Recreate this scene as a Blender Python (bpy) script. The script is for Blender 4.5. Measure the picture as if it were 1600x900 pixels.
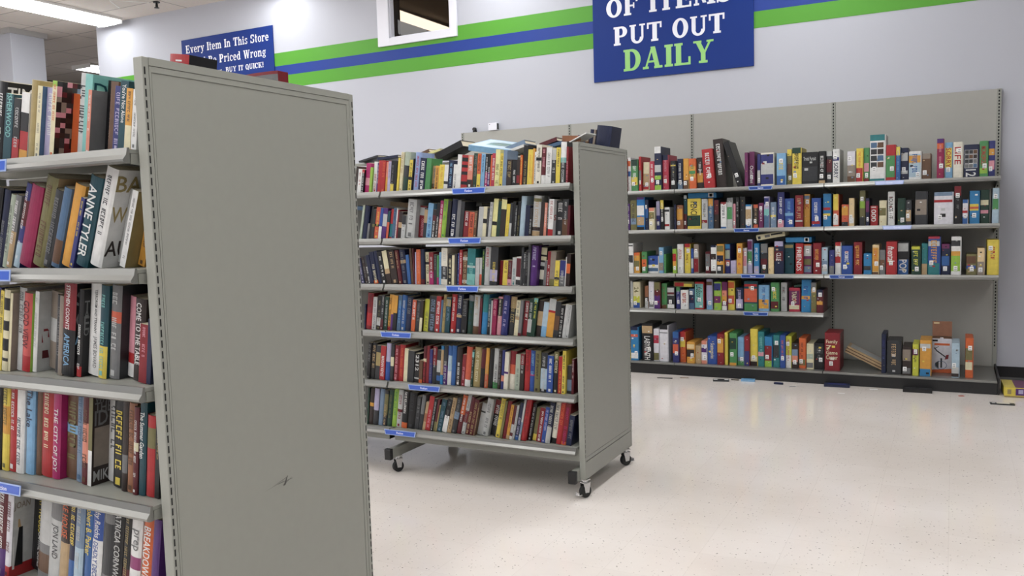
import bpy, bmesh, math, random
from mathutils import Vector, Matrix, Euler
C = bpy.context.scene
for o in list(bpy.data.objects):
    bpy.data.objects.remove(o)
R = random.Random(11)

# ---------------------------------------------------------------- camera, world, exposure
cam_data = bpy.data.cameras.new('camera')
cam_data.sensor_width = 36.0
cam_data.lens = 36.0 * 1318.6 / 1600.0
cam_data.clip_end = 100
cam = bpy.data.objects.new('camera', cam_data)
C.collection.objects.link(cam)
PITCH, ROLL, YAW, EYE = -.0834, -.0285, -.4827, 1.4076
fwd = Vector((math.sin(YAW) * math.cos(PITCH), math.cos(YAW) * math.cos(PITCH), math.sin(PITCH)))
rgt = Vector((math.cos(YAW), -math.sin(YAW), 0))
upv = rgt.cross(fwd)
rr = math.cos(ROLL) * rgt + math.sin(ROLL) * upv
uu = -math.sin(ROLL) * rgt + math.cos(ROLL) * upv
M = Matrix((rr, uu, -fwd)).transposed().to_4x4()
M.translation = Vector((0, 0, EYE))
cam.matrix_world = M
C.camera = cam
w = bpy.data.worlds.new('world')
w.use_nodes = True
w.node_tree.nodes['Background'].inputs[0].default_value = (.9, .95, 1, 1)
w.node_tree.nodes['Background'].inputs[1].default_value = .12
C.world = w
C.view_settings.view_transform = 'Standard'
C.view_settings.look = 'None'
C.view_settings.gamma = 1
C.view_settings.use_curve_mapping = False
C.view_settings.exposure = 0.0
LAMP = 11.0                      # emission of the fluorescent diffusers
C.cycles.use_denoising = True
C.cycles.max_bounces = 6
C.cycles.diffuse_bounces = 3
C.cycles.sample_clamp_indirect = 6

# ---------------------------------------------------------------- colours and materials
def lin(c):
    r = []
    for v in c[:3]:
        v = v / 255.0
        r.append(v / 12.92 if v <= .04045 else ((v + .055) / 1.055) ** 2.4)
    return (r[0], r[1], r[2], 1.0)

PAL = dict(bk=(24, 24, 27), dg=(52, 54, 58), gy=(120, 121, 122), lg=(196, 198, 196), wh=(236, 236, 233), wp=(226, 224, 232), iv=(236, 230, 210),
           cr=(232, 222, 178), tn=(194, 160, 112), tp=(150, 135, 120), go=(172, 150, 90), ol=(122, 116, 66), br=(108, 72, 46), db=(52, 38, 34), mr=(104, 26, 36),
           dr=(150, 28, 38), rd=(196, 36, 40), cm=(165, 22, 78), rk=(205, 50, 75), sr=(225, 85, 80), co=(226, 92, 60), sa=(238, 140, 112), pe=(240, 208, 150), cp=(165, 102, 66),
           am=(232, 160, 50), ye=(240, 212, 64), yl=(212, 214, 50), py=(240, 234, 150), li=(150, 200, 56), gn=(72, 150, 82), sg=(176, 190, 168), dn=(28, 66, 50),
           te=(34, 130, 134), aq=(122, 200, 192), dt=(18, 74, 88), ce=(40, 135, 200), bz=(30, 130, 215), sb=(124, 182, 228), bl=(44, 100, 176), bb=(44, 84, 176), gb=(120, 146, 176),
           pb=(176, 204, 222), pw=(150, 175, 230), st=(76, 112, 152), nv=(26, 36, 74), pu=(88, 40, 128), pl=(120, 38, 96), lv=(186, 178, 216), mg=(196, 34, 110), mv=(160, 60, 120),
           pk=(232, 150, 165))
PAL['or'] = (235, 100, 42)
PAL['in'] = (48, 54, 130)
def ink(v):
    g = .3 * v[0] + .59 * v[1] + .11 * v[2]
    return tuple((q * .82 + g * .18) * .88 for q in v)
LC = {k: lin(ink(v)) for k, v in PAL.items()}

def mat(name, color=None, rough=.5, metal=0., spec=.5, vcol=False, noise=0., nscale=60., coat=0.):
    m = bpy.data.materials.new(name)
    m.use_nodes = True
    nt = m.node_tree
    b = nt.nodes['Principled BSDF']
    b.inputs['Roughness'].default_value = rough
    b.inputs['Metallic'].default_value = metal
    b.inputs['Specular IOR Level'].default_value = spec
    b.inputs['Coat Weight'].default_value = coat
    src = None
    if vcol:
        a = nt.nodes.new('ShaderNodeAttribute')
        a.attribute_name = 'Col'
        src = a.outputs['Color']
    elif color is not None:
        b.inputs['Base Color'].default_value = lin(color)
    if noise:
        tc = nt.nodes.new('ShaderNodeTexCoord')
        n = nt.nodes.new('ShaderNodeTexNoise')
        n.inputs['Scale'].default_value = nscale
        n.inputs['Detail'].default_value = 4
        nt.links.new(tc.outputs['Object'], n.inputs['Vector'])
        mr_ = nt.nodes.new('ShaderNodeMapRange')
        mr_.inputs['To Min'].default_value = 1 - noise
        mr_.inputs['To Max'].default_value = 1 + noise
        nt.links.new(n.outputs['Fac'], mr_.inputs['Value'])
        mx = nt.nodes.new('ShaderNodeMix')
        mx.data_type = 'RGBA'
        mx.blend_type = 'MULTIPLY'
        mx.inputs['Factor'].default_value = 1
        if src is not None:
            nt.links.new(src, mx.inputs['A'])
        else:
            mx.inputs['A'].default_value = lin(color)
        nt.links.new(mr_.outputs['Result'], mx.inputs['B'])
        src = mx.outputs['Result']
    if src is not None:
        nt.links.new(src, b.inputs['Base Color'])
    return m

MV = mat('printed_cover', rough=.38, spec=.4, vcol=True, noise=.22, nscale=38.)
MPAGE = mat('page_edges', (222, 212, 188), .85, noise=.12, nscale=220.)
MGREY = mat('grey_painted_steel', (147, 148, 140), .42, spec=.4, noise=.035, nscale=35.)
MLIP = mat('satin_grey_steel', (132, 132, 128), .3, metal=.55, spec=.6)
MDARK = mat('slot_dark', (16, 16, 16), .8)
MBLACK = mat('black_plastic', (20, 20, 21), .45, noise=.1, nscale=30.)
MBACK = mat('grey_back_panel', (160, 159, 152), .5, noise=.03, nscale=20.)
MCHROME = mat('zinc_steel', (200, 200, 200), .25, metal=.9)
MWHEEL = mat('rubber_wheel', (18, 18, 18), .55)
MLABEL = mat('label_card', rough=.25, vcol=True)
MSIGN = mat('sign_board', rough=.5, spec=.2, vcol=True, noise=.03, nscale=3.)
MCLEAR = mat('paper', (232, 232, 230), .6)

# ---------------------------------------------------------------- mesh collector
class MB:
    def __init__(self, mats=None):
        self.v = []; self.f = []; self.c = []; self.m = []
    def quad(self, pts, col=(1, 1, 1, 1), mi=0):
        i = len(self.v)
        self.v += [tuple(p) for p in pts]
        self.f.append(tuple(range(i, i + len(pts))))
        self.c.append(col); self.m.append(mi)
    def box(self, x0, x1, y0, y1, z0, z1, col=(1, 1, 1, 1), mi=0, cols=None):
        p = [(x0, y0, z0), (x1, y0, z0), (x1, y1, z0), (x0, y1, z0), (x0, y0, z1), (x1, y0, z1), (x1, y1, z1), (x0, y1, z1)]
        i = len(self.v); self.v += p
        for k, q in enumerate([(0, 1, 5, 4), (1, 2, 6, 5), (2, 3, 7, 6), (3, 0, 4, 7), (4, 5, 6, 7), (3, 2, 1, 0)]):
            self.f.append(tuple(i + a for a in q)); self.c.append(cols[k] if cols else col); self.m.append(mi)
    def prism(self, prof, axis, a0, a1, col=(1, 1, 1, 1), mi=0):
        """closed outline PROF (2D, counter-clockwise) drawn out along an axis from a0 to a1"""
        def P(p, a):
            return (a, p[0], p[1]) if axis == 'x' else (p[0], a, p[1]) if axis == 'y' else (p[0], p[1], a)
        n = len(prof); i = len(self.v)
        self.v += [P(p, a0) for p in prof] + [P(p, a1) for p in prof]
        for k in range(n):
            j = (k + 1) % n
            self.f.append((i + k, i + j, i + n + j, i + n + k)); self.c.append(col); self.m.append(mi)
        self.f.append(tuple(i + n - 1 - k for k in range(n))); self.c.append(col); self.m.append(mi)
        self.f.append(tuple(i + n + k for k in range(n))); self.c.append(col); self.m.append(mi)
    def cyl(self, p, axis, r, h, n=20, col=(1, 1, 1, 1), mi=0, r2=None):
        r2 = r if r2 is None else r2
        def P(a, rad, t):
            c, s = math.cos(a) * rad, math.sin(a) * rad
            if axis == 'z': return (p[0] + c, p[1] + s, p[2] + t)
            if axis == 'x': return (p[0] + t, p[1] + c, p[2] + s)
            return (p[0] + s, p[1] + t, p[2] + c)
        i = len(self.v)
        self.v += [P(2 * math.pi * k / n, r, 0) for k in range(n)] + [P(2 * math.pi * k / n, r2, h) for k in range(n)]
        for k in range(n):
            j = (k + 1) % n
            self.f.append((i + k, i + j, i + n + j, i + n + k)); self.c.append(col); self.m.append(mi)
        self.f.append(tuple(i + n - 1 - k for k in range(n))); self.c.append(col); self.m.append(mi)
        self.f.append(tuple(i + n + k for k in range(n))); self.c.append(col); self.m.append(mi)
    def build(self, name, mats, parent=None, bevel=0.):
        me = bpy.data.meshes.new(name)
        me.from_pydata(self.v, [], self.f)
        if not isinstance(mats, (list, tuple)): mats = [mats]
        for m in mats: me.materials.append(m)
        if len(mats) > 1: me.polygons.foreach_set('material_index', self.m)
        at = me.color_attributes.new('Col', 'FLOAT_COLOR', 'CORNER')
        buf = []
        for f, c in zip(self.f, self.c):
            buf += list(c) * len(f)
        at.data.foreach_set('color', buf)
        me.validate()
        me.update()
        o = bpy.data.objects.new(name, me)
        C.collection.objects.link(o)
        if parent is not None: o.parent = parent
        if bevel:
            md = o.modifiers.new('b', 'BEVEL'); md.width = bevel; md.segments = 2; md.limit_method = 'ANGLE'
        return o

def tag(o, label, cat, group=None):
    o['label'] = label; o['category'] = cat
    if group: o['group'] = group
    return o
def struct(o, label=None):
    o['kind'] = 'structure'
    if label: o['label'] = label
    return o
def empty(name, loc, rz=0.):
    o = bpy.data.objects.new(name, None)
    o.location = loc; o.rotation_euler = (0, 0, rz); o.empty_display_size = .1
    C.collection.objects.link(o)
    return o

# ---------------------------------------------------------------- lettering
_txt = {}
def glyphs(s):
    """(vertices, faces, width) of a word in Blender's own font, baseline at 0, height of capitals about 0.7"""
    if s in _txt: return _txt[s]
    cu = bpy.data.curves.new('t', 'FONT'); cu.body = s; cu.resolution_u = 2; cu.offset = .012
    o = bpy.data.objects.new('t', cu); C.collection.objects.link(o)
    me = bpy.data.meshes.new_from_object(o.evaluated_get(bpy.context.evaluated_depsgraph_get()))
    vs = [(v.co.x, v.co.y) for v in me.vertices]; fs = [tuple(p.vertices) for p in me.polygons]
    bpy.data.objects.remove(o); bpy.data.curves.remove(cu); bpy.data.meshes.remove(me)
    x0 = min(v[0] for v in vs); x1 = max(v[0] for v in vs); y0 = min(v[1] for v in vs); y1 = max(v[1] for v in vs)
    vs = [((x - x0) / (x1 - x0), (y - y0) / (y1 - y0)) for x, y in vs]
    _txt[s] = (vs, fs, (x1 - x0) / (y1 - y0))
    return _txt[s]
def put(mb, s, org, ax, ay, lx, ly, col, mi=0):
    """lay the word out over a lx by ly rectangle at ORG along unit vectors ax, ay"""
    vs, fs, _ = glyphs(s)
    i = len(mb.v); org = Vector(org); ax = Vector(ax); ay = Vector(ay)
    mb.v += [tuple(org + ax * (x * lx) + ay * (y * ly)) for x, y in vs]
    for f in fs:
        mb.f.append(tuple(i + k for k in f)); mb.c.append(col); mb.m.append(mi)
def marks(mb, org, ax, ay, lx, ly, col, rng):
    """a row of small print too small to read: short strokes in word groups"""
    org = Vector(org); ax = Vector(ax); ay = Vector(ay); t = 0.
    em = ly * .72; left = rng.randint(3, 8)
    while t < lx - em * .5:
        wd = em * rng.uniform(.4, .75); st = em * .2
        k = rng.random(); y0 = 0 if rng.random() < .8 else ly * .2
        def q(a0, a1, b0, b1):
            mb.quad([org + ax * a0 + ay * b0, org + ax * a1 + ay * b0, org + ax * a1 + ay * b1, org + ax * a0 + ay * b1], col)
        q(t, t + st, y0, ly)
        if k < .45: q(t + wd - st, t + wd, y0, ly)
        if k > .25: q(t + st, t + wd, ly * .8, ly)
        if .3 < k < .8: q(t + st, t + wd, 0, ly * .18)
        if k > .7: q(t + st, t + wd * .8, ly * .42, ly * .58)
        t += wd + em * .22; left -= 1
        if left <= 0:
            t += em * .8; left = rng.randint(2, 9)
            if rng.random() < .12: t += lx * .15
# ---------------------------------------------------------------- room shell
CEIL = 4.137; WY = 7.75; XR = 6.0; YB = -7.0; XL = -14.65; YF = 13.0; XC = -10.27
def tex_nodes(m):
    nt = m.node_tree
    return nt, nt.nodes['Principled BSDF'], nt.nodes.new('ShaderNodeTexCoord')

def floor_material():
    m = mat('speckled_vinyl_tile', (212, 204, 196), .2, spec=.5, coat=.25)
    nt, b, tc = tex_nodes(m)
    b.inputs['Coat Roughness'].default_value = .08
    def node(t, **k):
        n = nt.nodes.new(t)
        for a, v in k.items():
            n.inputs[a.replace('_', ' ')].default_value = v
        return n
    big = node('ShaderNodeTexNoise', Scale=1.1, Detail=5.)
    nt.links.new(tc.outputs['Object'], big.inputs['Vector'])
    r1 = nt.nodes.new('ShaderNodeValToRGB')
    r1.color_ramp.elements[0].position = .3; r1.color_ramp.elements[0].color = lin((222, 213, 204))
    r1.color_ramp.elements[1].position = .7; r1.color_ramp.elements[1].color = lin((238, 231, 225))
    nt.links.new(big.outputs['Fac'], r1.inputs['Fac'])
    prev = r1.outputs['Color']
    for sc, th, colr, off in ((62., .10, (112, 96, 84), 0.), (30., .065, (78, 66, 58), 7.), (44., .09, (238, 234, 230), 3.)):
        mp = nt.nodes.new('ShaderNodeMapping')
        mp.inputs['Location'].default_value = (off, off * 2, 0)
        mp.inputs['Scale'].default_value = (1, 1.5, 1)
        mp.inputs['Rotation'].default_value = (0, 0, off)
        nt.links.new(tc.outputs['Object'], mp.inputs['Vector'])
        ns = node('ShaderNodeTexNoise', Scale=9., Detail=2.)
        nt.links.new(mp.outputs['Vector'], ns.inputs['Vector'])
        mxv = nt.nodes.new('ShaderNodeMix'); mxv.data_type = 'VECTOR'; mxv.inputs['Factor'].default_value = .03
        nt.links.new(mp.outputs['Vector'], mxv.inputs['A']); nt.links.new(ns.outputs['Color'], mxv.inputs['B'])
        vo = node('ShaderNodeTexVoronoi', Scale=sc)
        nt.links.new(mxv.outputs['Result'], vo.inputs['Vector'])
        lt = nt.nodes.new('ShaderNodeMapRange')
        lt.inputs['From Min'].default_value = th; lt.inputs['From Max'].default_value = th + .06
        lt.inputs['To Min'].default_value = 1.; lt.inputs['To Max'].default_value = 0.
        nt.links.new(vo.outputs['Distance'], lt.inputs['Value'])
        sep = nt.nodes.new('ShaderNodeSeparateColor'); nt.links.new(vo.outputs['Color'], sep.inputs['Color'])
        gt = nt.nodes.new('ShaderNodeMath'); gt.operation = 'GREATER_THAN'; gt.inputs[1].default_value = .62
        nt.links.new(sep.outputs['Red'], gt.inputs[0])
        ml = nt.nodes.new('ShaderNodeMath'); ml.operation = 'MULTIPLY'
        nt.links.new(gt.outputs[0], ml.inputs[0]); nt.links.new(lt.outputs['Result'], ml.inputs[1])
        mx = nt.nodes.new('ShaderNodeMix'); mx.data_type = 'RGBA'
        mx.inputs['B'].default_value = lin(colr)
        nt.links.new(ml.outputs[0], mx.inputs['Factor']); nt.links.new(prev, mx.inputs['A'])
        prev = mx.outputs['Result']
    br = nt.nodes.new('ShaderNodeTexBrick')
    br.offset = 0; br.inputs['Scale'].default_value = 1.
    br.inputs['Brick Width'].default_value = .3048; br.inputs['Row Height'].default_value = .3048
    br.inputs['Mortar Size'].default_value = .0009; br.inputs['Mortar Smooth'].default_value = .4
    br.inputs['Color1'].default_value = (1, 1, 1, 1); br.inputs['Color2'].default_value = (.975, .972, .97, 1); br.inputs['Mortar'].default_value = (.86, .85, .84, 1)
    nt.links.new(tc.outputs['Object'], br.inputs['Vector'])
    mm = nt.nodes.new('ShaderNodeMix'); mm.data_type = 'RGBA'; mm.blend_type = 'MULTIPLY'; mm.inputs['Factor'].default_value = 1
    nt.links.new(prev, mm.inputs['A']); nt.links.new(br.outputs['Color'], mm.inputs['B'])
    nt.links.new(mm.outputs['Result'], b.inputs['Base Color'])
    rn = node('ShaderNodeTexNoise', Scale=2.3, Detail=6.)
    nt.links.new(tc.outputs['Object'], rn.inputs['Vector'])
    rm = nt.nodes.new('ShaderNodeMapRange'); rm.inputs['To Min'].default_value = .07; rm.inputs['To Max'].default_value = .22
    nt.links.new(rn.outputs['Fac'], rm.inputs['Value']); nt.links.new(rm.outputs['Result'], b.inputs['Roughness'])
    return m

def ceiling_material():
    m = mat('ceiling_tile', (196, 190, 184), .9)
    nt, b, tc = tex_nodes(m)
    br = nt.nodes.new('ShaderNodeTexBrick')
    br.offset = 0; br.inputs['Scale'].default_value = 1.
    br.inputs['Brick Width'].default_value = 1.22; br.inputs['Row Height'].default_value = .61
    br.inputs['Mortar Size'].default_value = .012; br.inputs['Mortar Smooth'].default_value = .6
    br.inputs['Color1'].default_value = lin((212, 204, 197)); br.inputs['Color2'].default_value = lin((206, 198, 191)); br.inputs['Mortar'].default_value = lin((150, 143, 138))
    nt.links.new(tc.outputs['Object'], br.inputs['Vector'])
    n = nt.nodes.new('ShaderNodeTexNoise'); n.inputs['Scale'].default_value = 40
    nt.links.new(tc.outputs['Object'], n.inputs['Vector'])
    mx = nt.nodes.new('ShaderNodeMix'); mx.data_type = 'RGBA'; mx.blend_type = 'OVERLAY'; mx.inputs['Factor'].default_value = .12
    nt.links.new(br.outputs['Color'], mx.inputs['A']); nt.links.new(n.outputs['Color'], mx.inputs['B'])
    nt.links.new(mx.outputs['Result'], b.inputs['Base Color'])
    return m

MFLOOR = floor_material(); MCEIL = ceiling_material()
MWALL = mat('wall_paint', (184, 186, 194), .6, spec=.3, noise=.02, nscale=1.4)
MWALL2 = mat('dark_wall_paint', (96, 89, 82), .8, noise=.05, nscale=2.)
def slab(name, x0, x1, y0, y1, z0, z1, m, bevel=0):
    b = MB(); b.box(x0, x1, y0, y1, z0, z1); return struct(b.build(name, m, bevel=bevel))
slab('floor', XL - .2, XR + .2, YB - .2, YF + .2, -.1, 0, MFLOOR)
slab('ceiling', XL - .2, XR + .2, YB - .2, YF + .2, CEIL, CEIL + .1, MCEIL)
# the back wall with an opening for its window
GX0, GX1, GZ0, GZ1 = -5.47, -4.70, 3.39, 4.0
b = MB()
b.box(XC, GX0, WY, WY + .2, 0, CEIL); b.box(GX1, XR, WY, WY + .2, 0, CEIL)
b.box(GX0, GX1, WY, WY + .2, 0, GZ0); b.box(GX0, GX1, WY, WY + .2, GZ1, CEIL)
b.box(XC, XC + .2, WY + .2, YF, 0, CEIL)
struct(b.build('wall_back', MWALL))
slab('wall_right', XR, XR + .2, YB, WY + .2, 0, CEIL, MWALL)
slab('wall_rear', XL, XR, YB - .2, YB, 0, CEIL, MWALL)
b = MB(); b.box(XL - .2, XL, YB, 9.0, 0, CEIL); struct(b.build('wall_left', MWALL))
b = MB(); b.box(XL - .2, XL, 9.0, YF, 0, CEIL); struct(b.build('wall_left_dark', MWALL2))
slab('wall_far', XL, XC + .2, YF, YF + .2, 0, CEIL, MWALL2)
# painted stripes: two green and a blue, each a thin coat on the wall
MGRN = mat('green_paint', (80, 152, 40), .6, noise=.02, nscale=3.)
MBLU = mat('blue_paint', (14, 52, 136), .6, noise=.02, nscale=3.)
for n, (za, zb, m) in enumerate([(3.265, 3.416, MGRN), (3.15, 3.265, MBLU), (3.006, 3.15, MGRN)]):
    b = MB()
    if zb > 3.31:
        b.box(XC, -5.6, WY - .002, WY - .0002, za, zb); b.box(-4.62, XR, WY - .002, WY - .0002, za, zb)
        b.box(-5.6, -4.62, WY - .002, WY - .0002, za, 3.33)
    else:
        b.box(XC, XR, WY - .002, WY - .0002, za, zb)
    struct(b.build('trim_%d' % (n + 1), m))
# black cove base at the foot of the wall
MCOVE = mat('black_cove_base', (14, 14, 15), .4)
b = MB(); b.prism([(WY - .001, .105), (WY - .006, .103), (WY - .007, .02), (WY - .016, .001), (WY - .001, .001)], 'x', XC, XR)
struct(b.build('baseboard_back', MCOVE))
# window: white casing, jambs, dark reflecting pane
MCASE = mat('white_gloss_paint', (226, 226, 234), .35)
win = empty('window_1', (-5.085, WY, 3.31)); struct(win)
b = MB()
X0, X1 = -5.62 + 5.085, -4.612 + 5.085; A0, A1 = GX0 + 5.085, GX1 + 5.085; Z1 = .78
b.box(X0, A0, -.028, -.001, 0, Z1); b.box(A1, X1, -.028, -.001, 0, Z1)
b.box(A0, A1, -.028, -.001, 0, GZ0 - 3.31); b.box(A0, A1, -.028, -.001, GZ1 - 3.31, Z1)
b.build('window_frame', MCASE, win, bevel=.003)
b = MB()
b.box(A0, A0 + .012, -.001, .1, .08, .69); b.box(A1 - .012, A1, -.001, .1, .08, .69)
b.box(A0, A1, -.001, .1, .08, .092); b.box(A0, A1, -.001, .1, .678, .69)
b.build('window_sill', MCASE, win)
MPANE = bpy.data.materials.new('tinted_glass'); MPANE.use_nodes = True
_nt = MPANE.node_tree; _nt.nodes.clear()
_o = _nt.nodes.new('ShaderNodeOutputMaterial'); _m = _nt.nodes.new('ShaderNodeMixShader'); _t = _nt.nodes.new('ShaderNodeBsdfTransparent'); _g = _nt.nodes.new('ShaderNodeBsdfGlossy')
_t.inputs['Color'].default_value = (.36, .32, .28, 1); _g.inputs['Roughness'].default_value = .02; _m.inputs['Fac'].default_value = .02
_nt.links.new(_t.outputs[0], _m.inputs[1]); _nt.links.new(_g.outputs[0], _m.inputs[2]); _nt.links.new(_m.outputs[0], _o.inputs['Surface'])
b = MB(); b.box(A0, A1, .062, .066, .08, .69); b.build('pane', MPANE, win)
# the small room beyond the window: side walls and a ceiling of its own
MROOM = mat('room_beyond_paint', (205, 188, 165), .9)
b = MB(); b.box(-9.05, -9.0, WY + .2, YF, 2.4, CEIL); b.box(-3.4, -3.35, WY + .2, YF, 2.4, CEIL); b.box(-9.0, -3.4, YF - .05, YF, 2.4, CEIL); b.box(-9.0, -3.4, WY + .2, YF, 2.35, 2.4)
b.box(-9.0, -3.4, WY + .2, YF, CEIL - .012, CEIL - .002)
struct(b.build('wall_room_beyond', MROOM))
# column at the far left
b = MB(); b.box(-11.70, -11.25, 7.18, 7.66, 0, CEIL); struct(b.build('column', MWALL, bevel=.006))
b = MB(); b.box(-11.73, -11.22, 7.15, 7.69, CEIL - .07, CEIL - .001); struct(b.build('trim_4', mat('column_cap', (170, 168, 166), .6)))

# ---------------------------------------------------------------- ceiling lights (the room's lamps)
MTUBE = bpy.data.materials.new('fluorescent_diffuser'); MTUBE.use_nodes = True
_b = MTUBE.node_tree.nodes['Principled BSDF']
_b.inputs['Base Color'].default_value = (.9, .9, .9, 1)
_b.inputs['Emission Color'].default_value = (.975, .985, 1, 1)
_b.inputs['Emission Strength'].default_value = LAMP
MHOUS = mat('white_lamp_housing', (228, 226, 222), .5)
def ceiling_light(x, y0, y1, label, k=1.):
    t = empty('ceiling_light', (x, (y0 + y1) / 2, CEIL)); h = (y1 - y0) / 2 - .012
    b = MB(); b.box(-.235 * k, .235 * k, -h, h, -.03, -.001); b.box(-.235 * k, .235 * k, -h, -h + .012, -.07, -.03); b.box(-.235 * k, .235 * k, h - .012, h, -.07, -.03)
    b.build('housing', MHOUS, t)
    b = MB(); b.prism([(-.215 * k, -.03), (-.19 * k, -.062), (-.1 * k, -.075), (.1 * k, -.075), (.19 * k, -.062), (.215 * k, -.03)], 'y', -h + .014, h - .014)
    b.build('diffuser', MTUBE, t)
    return tag(t, label, 'ceiling light', 'fluorescent lights in rows across the ceiling')
LROWS = [(-12.75, 3.2), (-9.85, 7.66), (-6.9, 7.66), (-4.0, 7.66), (-1.1, 7.66), (1.8, 3.6)]
ceiling_light(-12.85, 9.35, 9.95, 'small glowing ceiling light far beyond the wall corner, above the books')
for ri, (x, ye) in enumerate(LROWS):
    y = ye; k = 0
    while y > YB + 1.5:
        if ri == 1 and k == 0: lb = 'lit fluorescent ceiling light whose end meets the wall corner'
        elif ri == 1 and k == 1: lb = 'lit fluorescent ceiling light behind the one at the wall corner'
        else: lb = 'long lit fluorescent ceiling light in a row out toward the shop floor'
        ceiling_light(x, y - 2.44, y, lb); y -= 2.45; k += 1
CEIL -= .013
ceiling_light(-6.46, 8.85, 10.7, 'lit ceiling light seen through the dark window high in the wall', .62)
CEIL += .013
# sprinkler head
b = MB(); b.cyl((0, 0, -.012), 'z', .04, .011); b.cyl((0, 0, -.06), 'z', .012, .05); b.cyl((0, 0, -.075), 'z', .03, .006); b.box(-.018, -.012, -.004, .004, -.07, -.03); b.box(.012, .018, -.004, .004, -.07, -.03)
o = b.build('sprinkler_head', MBLACK); o.location = (-8.61, 7.35, CEIL); tag(o, 'small dark sprinkler head hanging from the ceiling near the wall', 'sprinkler')
b = MB(); b.prism([(0, 0), (.012, .0), (.3, .32), (.29, .33)], 'z', -.004, -.001)
b.prism([(0, 0), (-.012, 0), (-.22, .3), (-.21, .31)], 'z', -.004, -.001)
o = b.build('ceiling_hook', MCLEAR); o.location = (-9.0, 7.0, CEIL); tag(o, 'white wire hanger lying in a V along the ceiling grid', 'hook')

# ---------------------------------------------------------------- signs: slab serif letters drawn stroke by stroke
class Pen:
    """strokes in a box one unit high; S thick stroke, T thin stroke, F serif thickness"""
    def __init__(s): s.q = []
    def r(s, a, b_, c, d): s.q.append([(a, b_), (c, b_), (c, d), (a, d)])
    def dg(s, x0, y0, x1, y1, w): s.q.append([(x0, y0), (x0 + w, y0), (x1 + w, y1), (x1, y1)])
    def arc(s, cx, cy, rx, ry, tx, ty, a0, a1, n=18):
        for k in range(n):
            p = math.radians(a0 + (a1 - a0) * k / n); q = math.radians(a0 + (a1 - a0) * (k + 1) / n)
            s.q.append([(cx + rx * math.cos(p), cy + ry * math.sin(p)), (cx + rx * math.cos(q), cy + ry * math.sin(q)),
                        (cx + (rx - tx) * math.cos(q), cy + (ry - ty) * math.sin(q)), (cx + (rx - tx) * math.cos(p), cy + (ry - ty) * math.sin(p))])
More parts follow.
